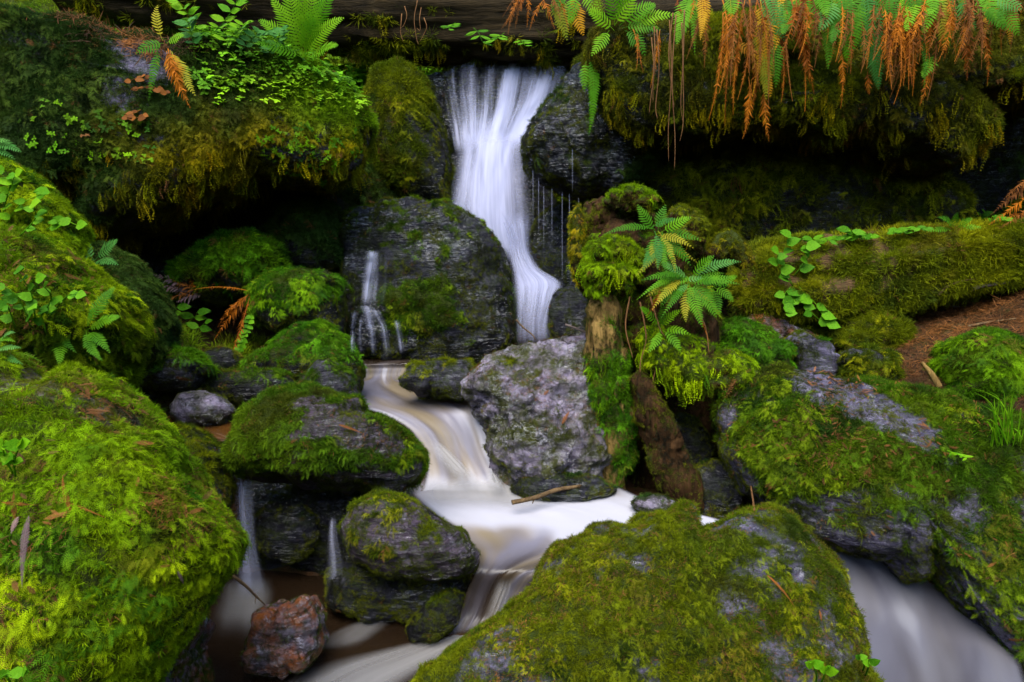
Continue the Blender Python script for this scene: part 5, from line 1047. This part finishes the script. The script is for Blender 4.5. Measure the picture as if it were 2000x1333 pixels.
def plant(label, name, stems, kind, mk, size, per=7, depth=None, group=PG, cat='plant', pair=True, seed=1, tri=False):
    r = random.Random(seed); roots = [s[0] for s in stems]
    base = hit(*roots[0])[0] if depth is None else Vector(PY(*roots[0], depth))
    e = empty(name, base); tag(e, label, cat, group)
    for st in stems:
        Y0 = base.y if depth is not None else hit(*st[0])[0].y
        pts = [Vector(PY(x, y, Y0 - 0.03 - 0.05 * k)) for k, (x, y) in enumerate(st)]
        if len(pts) == 2: pts.insert(1, (pts[0] + pts[1]) / 2 + Vector((0, -.02, .02)))
        tube_obj('stem', pts, [0.0035, 0.003, 0.0018], FM[mk], e, 5, 12, 0.1, 0, seed)
        P = catmull([np.array(p) for p in pts], 40)
        for k in range(per):
            t = (k + 1) / per; p = Vector(P[min(39, int(t * 39))]); T = Vector(P[min(39, int(t * 39))] - P[max(0, int(t * 39) - 2)]).normalized()
            for sg in ((-1, 1) if pair and k < per - 1 else (r.choice((-1, 1)),)) if not tri else (-1, 0, 1):
                s = size / F * Y0 * r.uniform(0.7, 1.15)
                d = (Vector((sg * 0.9 + r.uniform(-.25, .25), r.uniform(-.6, .1), r.uniform(-.25, .25))) + T * (0.35 if not tri else (0.5 if sg else 1.2))).normalized()
                up = Vector((r.uniform(-.5, .5), -0.9, r.uniform(0.2, 0.9))); y_ = up.cross(d).normalized(); z_ = d.cross(y_)
                o = bpy.data.objects.new('leaf', leaf_mesh(kind, mk)); COL.objects.link(o); o.parent = e
                M = Matrix((d, y_, z_)).transposed().to_4x4(); M = Matrix.Translation(p - e.location) @ M @ Matrix.Scale(s, 4); o.matrix_local = M
    return e
plant('leafy lime shoots rising over the left overhang beside the lime fern', 'leafy_shrub', [[(612, 112), (640, 70), (660, 20)], [(615, 115), (642, 85), (664, 62)]], 'ovate', 'l', 22, 5, seed=3)
plant('green leafy shoots at the top left against the dark log', 'leafy_shrub', [[(400, 80), (440, 40), (470, -10)], [(395, 85), (375, 40), (350, 5)], [(430, 90), (465, 60), (480, 45)]], 'ovate', 'l', 25, 6, seed=4)
plant('small blue-green leafy sprigs behind the green shoots on the left overhang', 'leafy_shrub', [[(470, 100), (500, 70), (530, 60)], [(380, 95), (372, 60), (366, 40)], [(520, 110), (540, 85), (548, 60)]], 'ovate', 'b', 24, 6, seed=5)
plant('ivy trailing with heart-shaped leaves over the back left mound', 'ivy', [[(10, 440), (40, 400), (95, 372)], [(5, 420), (15, 380), (30, 340)], [(40, 460), (70, 425), (60, 400)], [(0, 400), (20, 360), (8, 335)], [(90, 450), (120, 430), (150, 440)]], 'heart', 'l', 25, 5, seed=6, pair=False)
plant('round-leaved creeper on the left edge of the moss dome', 'creeper', [[(60, 640), (40, 590), (10, 560)], [(70, 630), (60, 570), (30, 530)], [(80, 620), (100, 580), (70, 545)], [(90, 650), (75, 600), (60, 600)], [(95, 620), (130, 580), (150, 575)], [(30, 640), (15, 600), (0, 605)]], 'heart', 'g', 25, 5, seed=7, pair=False)
plant('heart-leaved vine climbing down the end of the mossy log', 'vine', [[(1548, 560), (1530, 500), (1545, 460)], [(1550, 560), (1520, 520), (1520, 490)], [(1550, 540), (1580, 500), (1575, 480)], [(1548, 560), (1565, 590), (1600, 625)], [(1560, 560), (1590, 590), (1615, 630)], [(1545, 560), (1530, 580), (1535, 610)]], 'heart', 'g', 26, 5, seed=8, pair=False)
plant('low leafy sprouts on the near crest of the mossy log', 'leafy_sprout', [[(1660, 470), (1640, 465), (1620, 470)], [(1662, 470), (1665, 455), (1660, 448)], [(1664, 470), (1690, 460), (1710, 462)], [(1600, 480), (1590, 470), (1585, 465)]], 'ovate', 'g', 26, 4, seed=9)
plant('small sprouts along the far crest of the mossy log', 'leafy_sprout', [[(1770, 458), (1755, 450), (1745, 452)], [(1772, 456), (1790, 445), (1805, 448)], [(1900, 440), (1910, 425), (1925, 415)], [(1930, 440), (1945, 425), (1960, 428)]], 'ovate', 'g', 20, 4, seed=10)
plant('pale trefoil sprig on the left edge of the great foreground boulder', 'trefoil', [[(30, 930), (28, 900), (40, 868)], [(25, 925), (10, 895), (5, 870)]], 'heart', 'l', 30, 2, seed=11, tri=True)
plant('trefoil sprig in the bottom left corner', 'trefoil', [[(30, 1333), (35, 1322), (45, 1312)], [(20, 1333), (15, 1325), (12, 1315)]], 'heart', 'g', 30, 1, seed=12, tri=True)
plant('bright trefoil at the lower right rim of the bottom centre boulder', 'trefoil', [[(1592, 1340), (1595, 1320), (1588, 1300)], [(1600, 1340), (1608, 1325), (1612, 1310)]], 'heart', 'l', 28, 1, seed=13, tri=True)
plant('tiny clover cluster on the right flank of the bottom centre boulder', 'trefoil', [[(1685, 1310), (1688, 1300), (1680, 1285)], [(1690, 1320), (1696, 1305), (1698, 1295)]], 'heart', 'g', 20, 1, seed=14, tri=True)
plant('sparse green sprig dangling from the fallen log above the fall', 'sprig', [[(925, 55), (935, 65), (942, 82)], [(890, 45), (882, 50), (876, 58)], [(985, 65), (975, 72), (968, 78)], [(1010, 78), (1020, 82), (1026, 90)]], 'narrow', 'g', 22, 3, seed=15, depth=7.8)
plant('curling green vine strand below the rust-red dead fern', 'vine', [[(492, 610), (480, 650), (462, 690)]], 'heart', 'g', 14, 9, seed=16, pair=True)
plant('broad dark leaves low in the gap behind the little knobbly rock', 'leafy_sprout', [[(350, 640), (340, 615), (345, 600)], [(360, 640), (380, 620), (385, 610)], [(365, 645), (390, 640), (400, 630)]], 'ovate', 'g', 32, 2, seed=17)
plant('light green sprig among the moss on the massive right boulder', 'sprig', [[(1850, 880), (1870, 888), (1888, 895)]], 'narrow', 'l', 22, 4, seed=18)
for k, (st, lb) in enumerate([([[(275, 60), (265, 52), (250, 55)], [(280, 62), (300, 50), (318, 52)], [(285, 70), (270, 75), (255, 80)]], 'cluster of orange leaves on top of the left overhang by the pale stone'), ([[(290, 155), (275, 150), (255, 158)], [(295, 165), (280, 172), (258, 175)], [(300, 170), (315, 178), (325, 182)]], 'middle cluster of orange leaves on the face of the left overhang'), ([[(275, 215), (260, 222), (240, 228)], [(285, 220), (270, 230), (258, 232)]], 'lowest small cluster of yellow-orange leaves on the left overhang')]):
    plant(lb, 'autumn_sprig', st, 'heart', 'n', 15, 4, seed=40 + k, pair=False)
# grass at the right edge
gb, _ = hit(1960, 870); ge = empty('grass_tuft', gb); tag(ge, 'bright tuft of arching grass blades at the right edge', 'grass')
rg_ = random.Random(3)
for k in range(26):
    x1 = rg_.uniform(1895, 2010); y1 = rg_.uniform(755, 880); x0 = rg_.uniform(1930, 1995); y0 = rg_.uniform(860, 885)
    a = Vector(PY(x0, y0, gb.y)); c = Vector(PY(x1, y1, gb.y - 0.1 + rg_.uniform(-.1, .1))); m_ = (a + c) / 2 + Vector((rg_.uniform(-.02, .02), 0, rg_.uniform(.05, .12)))
    P = catmull([np.array(a), np.array(m_), np.array(c)], 10); vv = []; ff = []
    for q, p in enumerate(P):
        w = 0.0055 * (1 - (q / 9) ** 2 * 0.9); vv += [(p[0] - w - ge.location.x, p[1] - ge.location.y, p[2] - ge.location.z), (p[0] + w - ge.location.x, p[1] + .004 - ge.location.y, p[2] - ge.location.z)]
        if q: ff.append((2 * q - 2, 2 * q - 1, 2 * q + 1, 2 * q))
    me = bpy.data.meshes.new('blade'); me.from_pydata(vv, [], ff); me.update(); link('blade', me, L_LIME, ge)
# shed redwood sprigs
SG = 'shed conifer sprigs'
def sprig(label, x0, y0, x1, y1, kd, w, extra=()):
    a, n = hit(x0, y0, 0.015); bq, n2 = hit(x1, y1, 0.015)
    if abs(a.y - bq.y) > 0.5: bq = Vector(PY(x1, y1, a.y))
    e = empty('dead_sprig', a); tag(e, label, 'sprig', SG); L = (bq - a).length
    v, f = frond_mesh(a, bq, n * 0.15 * L, w * 0.75 / F * a.y, max(14, int(L * 220)), False, n, int(x0), 0.02)
    kd = {'r': 'n'}.get(kd, kd)
    me = bpy.data.meshes.new('spray'); me.from_pydata([tuple(p - a) for p in v], [], f); me.update(); link('spray', me, FM[kd], e)
    return e
sprig('upright dead sprig crossing another on the great foreground boulder', 36, 1015, 34, 960, 'n', 22)
sprig('short rust sprig lying across the upright one on the great foreground boulder', 10, 982, 88, 985, 'r', 14)
sprig('purplish dead sprig hanging below the rust one on the great foreground boulder', 60, 1010, 50, 1150, 'd', 26)
sprig('grey dead sprig left of the purplish one on the great foreground boulder', 42, 1010, 28, 1045, 'd', 22)
sprig('brown sprig standing upright in the upper moss of the great foreground boulder', 145, 1000, 128, 930, 'r', 22)
sprig('dark twiggy sprig lying right of the brown upright one', 140, 985, 205, 1012, 'n', 12)
sprig('long dark sprig on the upper right slope of the great foreground boulder', 270, 968, 345, 990, 'n', 12)
sprig('tiny purple sprig on the right flank of the great foreground boulder', 342, 1112, 354, 1140, 'd', 14)
sprig('orange sprig on the flat banded rock between the pools', 664, 832, 712, 848, 'r', 10)
sprig('rust sprig pointing down the right face of the bottom centre boulder', 1495, 1128, 1548, 1186, 'r', 14)
sprig('thin rust needle spray low on the right face of the bottom centre boulder', 1596, 1190, 1598, 1215, 'r', 10)
sprig('curved orange sprig draped on the left face of the massive right boulder', 1498, 965, 1512, 905, 'r', 9)
sprig('orange upper tip of the curved sprig on the massive right boulder', 1512, 903, 1566, 888, 'r', 9)
sprig('rust sprig at the far right edge of the massive right boulder', 1972, 1246, 2004, 1243, 'r', 14)
sprig('brown sprig near the crest of the massive right boulder', 1515, 895, 1560, 885, 'n', 8)
sprig('orange flake on the pale schist boulder', 1062, 772, 1072, 765, 'r', 12)
sprig('red sprig sprouting on the lower pale schist boulder', 1098, 830, 1112, 805, 'r', 14)
sprig('brown dead tassel on the crest of the left moss dome', 95, 560, 108, 535, 'r', 30)
sprig('rust tip on the bank stone beside the brown pool', 345, 735, 375, 742, 'r', 14)

# ground cover and litter
for key, spc, sz_ in (('fgL', 0.020, 0.020), ('fgR', 0.020, 0.011), ('bigR', 0.016, 0.014), ('r22', 0.014, 0.013), ('m15', 0.020, 0.016), ('r13', 0.012, 0.012), ('r19', 0.012, 0.012), ('schist', 0.020, 0.012), ('r32d', 0.02, 0.014)):
    ob, v, f, w = ROCKS[key]; up_ = sstep(vnormals(v, f)[:, 2], 0.0, 0.5) * sstep(fbm(v * 4, 3, 77), -0.15, 0.3)
    scatter('needle_litter', ob, v, f, up_, spc, 'needle', sz_, 'litter', 400 + len(key), lift=0.012)
    if key in ('fgL', 'bigR', 'm15'): scatter('shed_sprays', ob, v, f, up_, spc * 2.2, 'sprig', 0.05 if key != 'bigR' else 0.035, 'litter', 450 + len(key), lift=0.014)
o, v, f, w = ROCKS['cliffL']
reg = inpoly(project(v), [(380, 60), (560, 85), (660, 130), (735, 215), (640, 215), (560, 190), (480, 215), (400, 180), (370, 110)]).astype(float) * sstep(vnormals(v, f)[:, 2], -0.3, 0.2)
scatter('ground_cover', None, v, f, reg, 0.0072, 'sorrel', 0.026, 'leaf', 301, droop=0.6, origin=(0, 0, 0), label='carpet of small green leaves on top of the left overhang', cat='ground cover')
reg2 = inpoly(project(v), [(500, 270), (660, 230), (700, 300), (640, 350), (520, 330)]).astype(float) + 0.5 * inpoly(project(v), [(20, 210), (280, 220), (290, 330), (60, 300)])
scatter('leaf_patch', None, v, f, reg2, 0.011, 'sorrel', 0.018, 'fresh', 302, origin=(0, 0, 0), label='scattered tiny leaves on the face of the left overhang', cat='ground cover')
reg3 = inpoly(project(v), [(110, 0), (260, 40), (420, 90), (330, 130), (200, 80), (90, 40)]).astype(float)
scatter('needle_litter', None, v, f, reg3, 0.0048, 'needle', 0.026, 'litter', 303, origin=(0, 0, 0), label='brown dead needles strewn over the upper left slope', cat='litter', lift=0.01)
sz = ((gv[:, 0] > 1.7) & (gv[:, 1] > 3.6) & (gv[:, 1] < 6.8)).astype(float)
scatter('soil_litter', None, gv, gf, sz, 0.0036, 'needle', 0.018, 'litter', 304, origin=(0, 0, 0), label='rust needles and bark bits on the dirt slope at right', cat='litter', lift=0.004)
bk = ((gv[:, 1] > 8.7) & (gv[:, 1] < 13) & (np.abs(gv[:, 0] + 1.0) < 4.5)).astype(float) * (fbm(gv * 1.2, 3, 5) > -0.2)
scatter('bank_plants', None, gv, gf, bk, 0.011, 'sorrel', 0.085, 'leaf', 305, droop=0.8, origin=(0, 0, 0), label='leafy undergrowth on the bank behind the fallen log', cat='undergrowth')
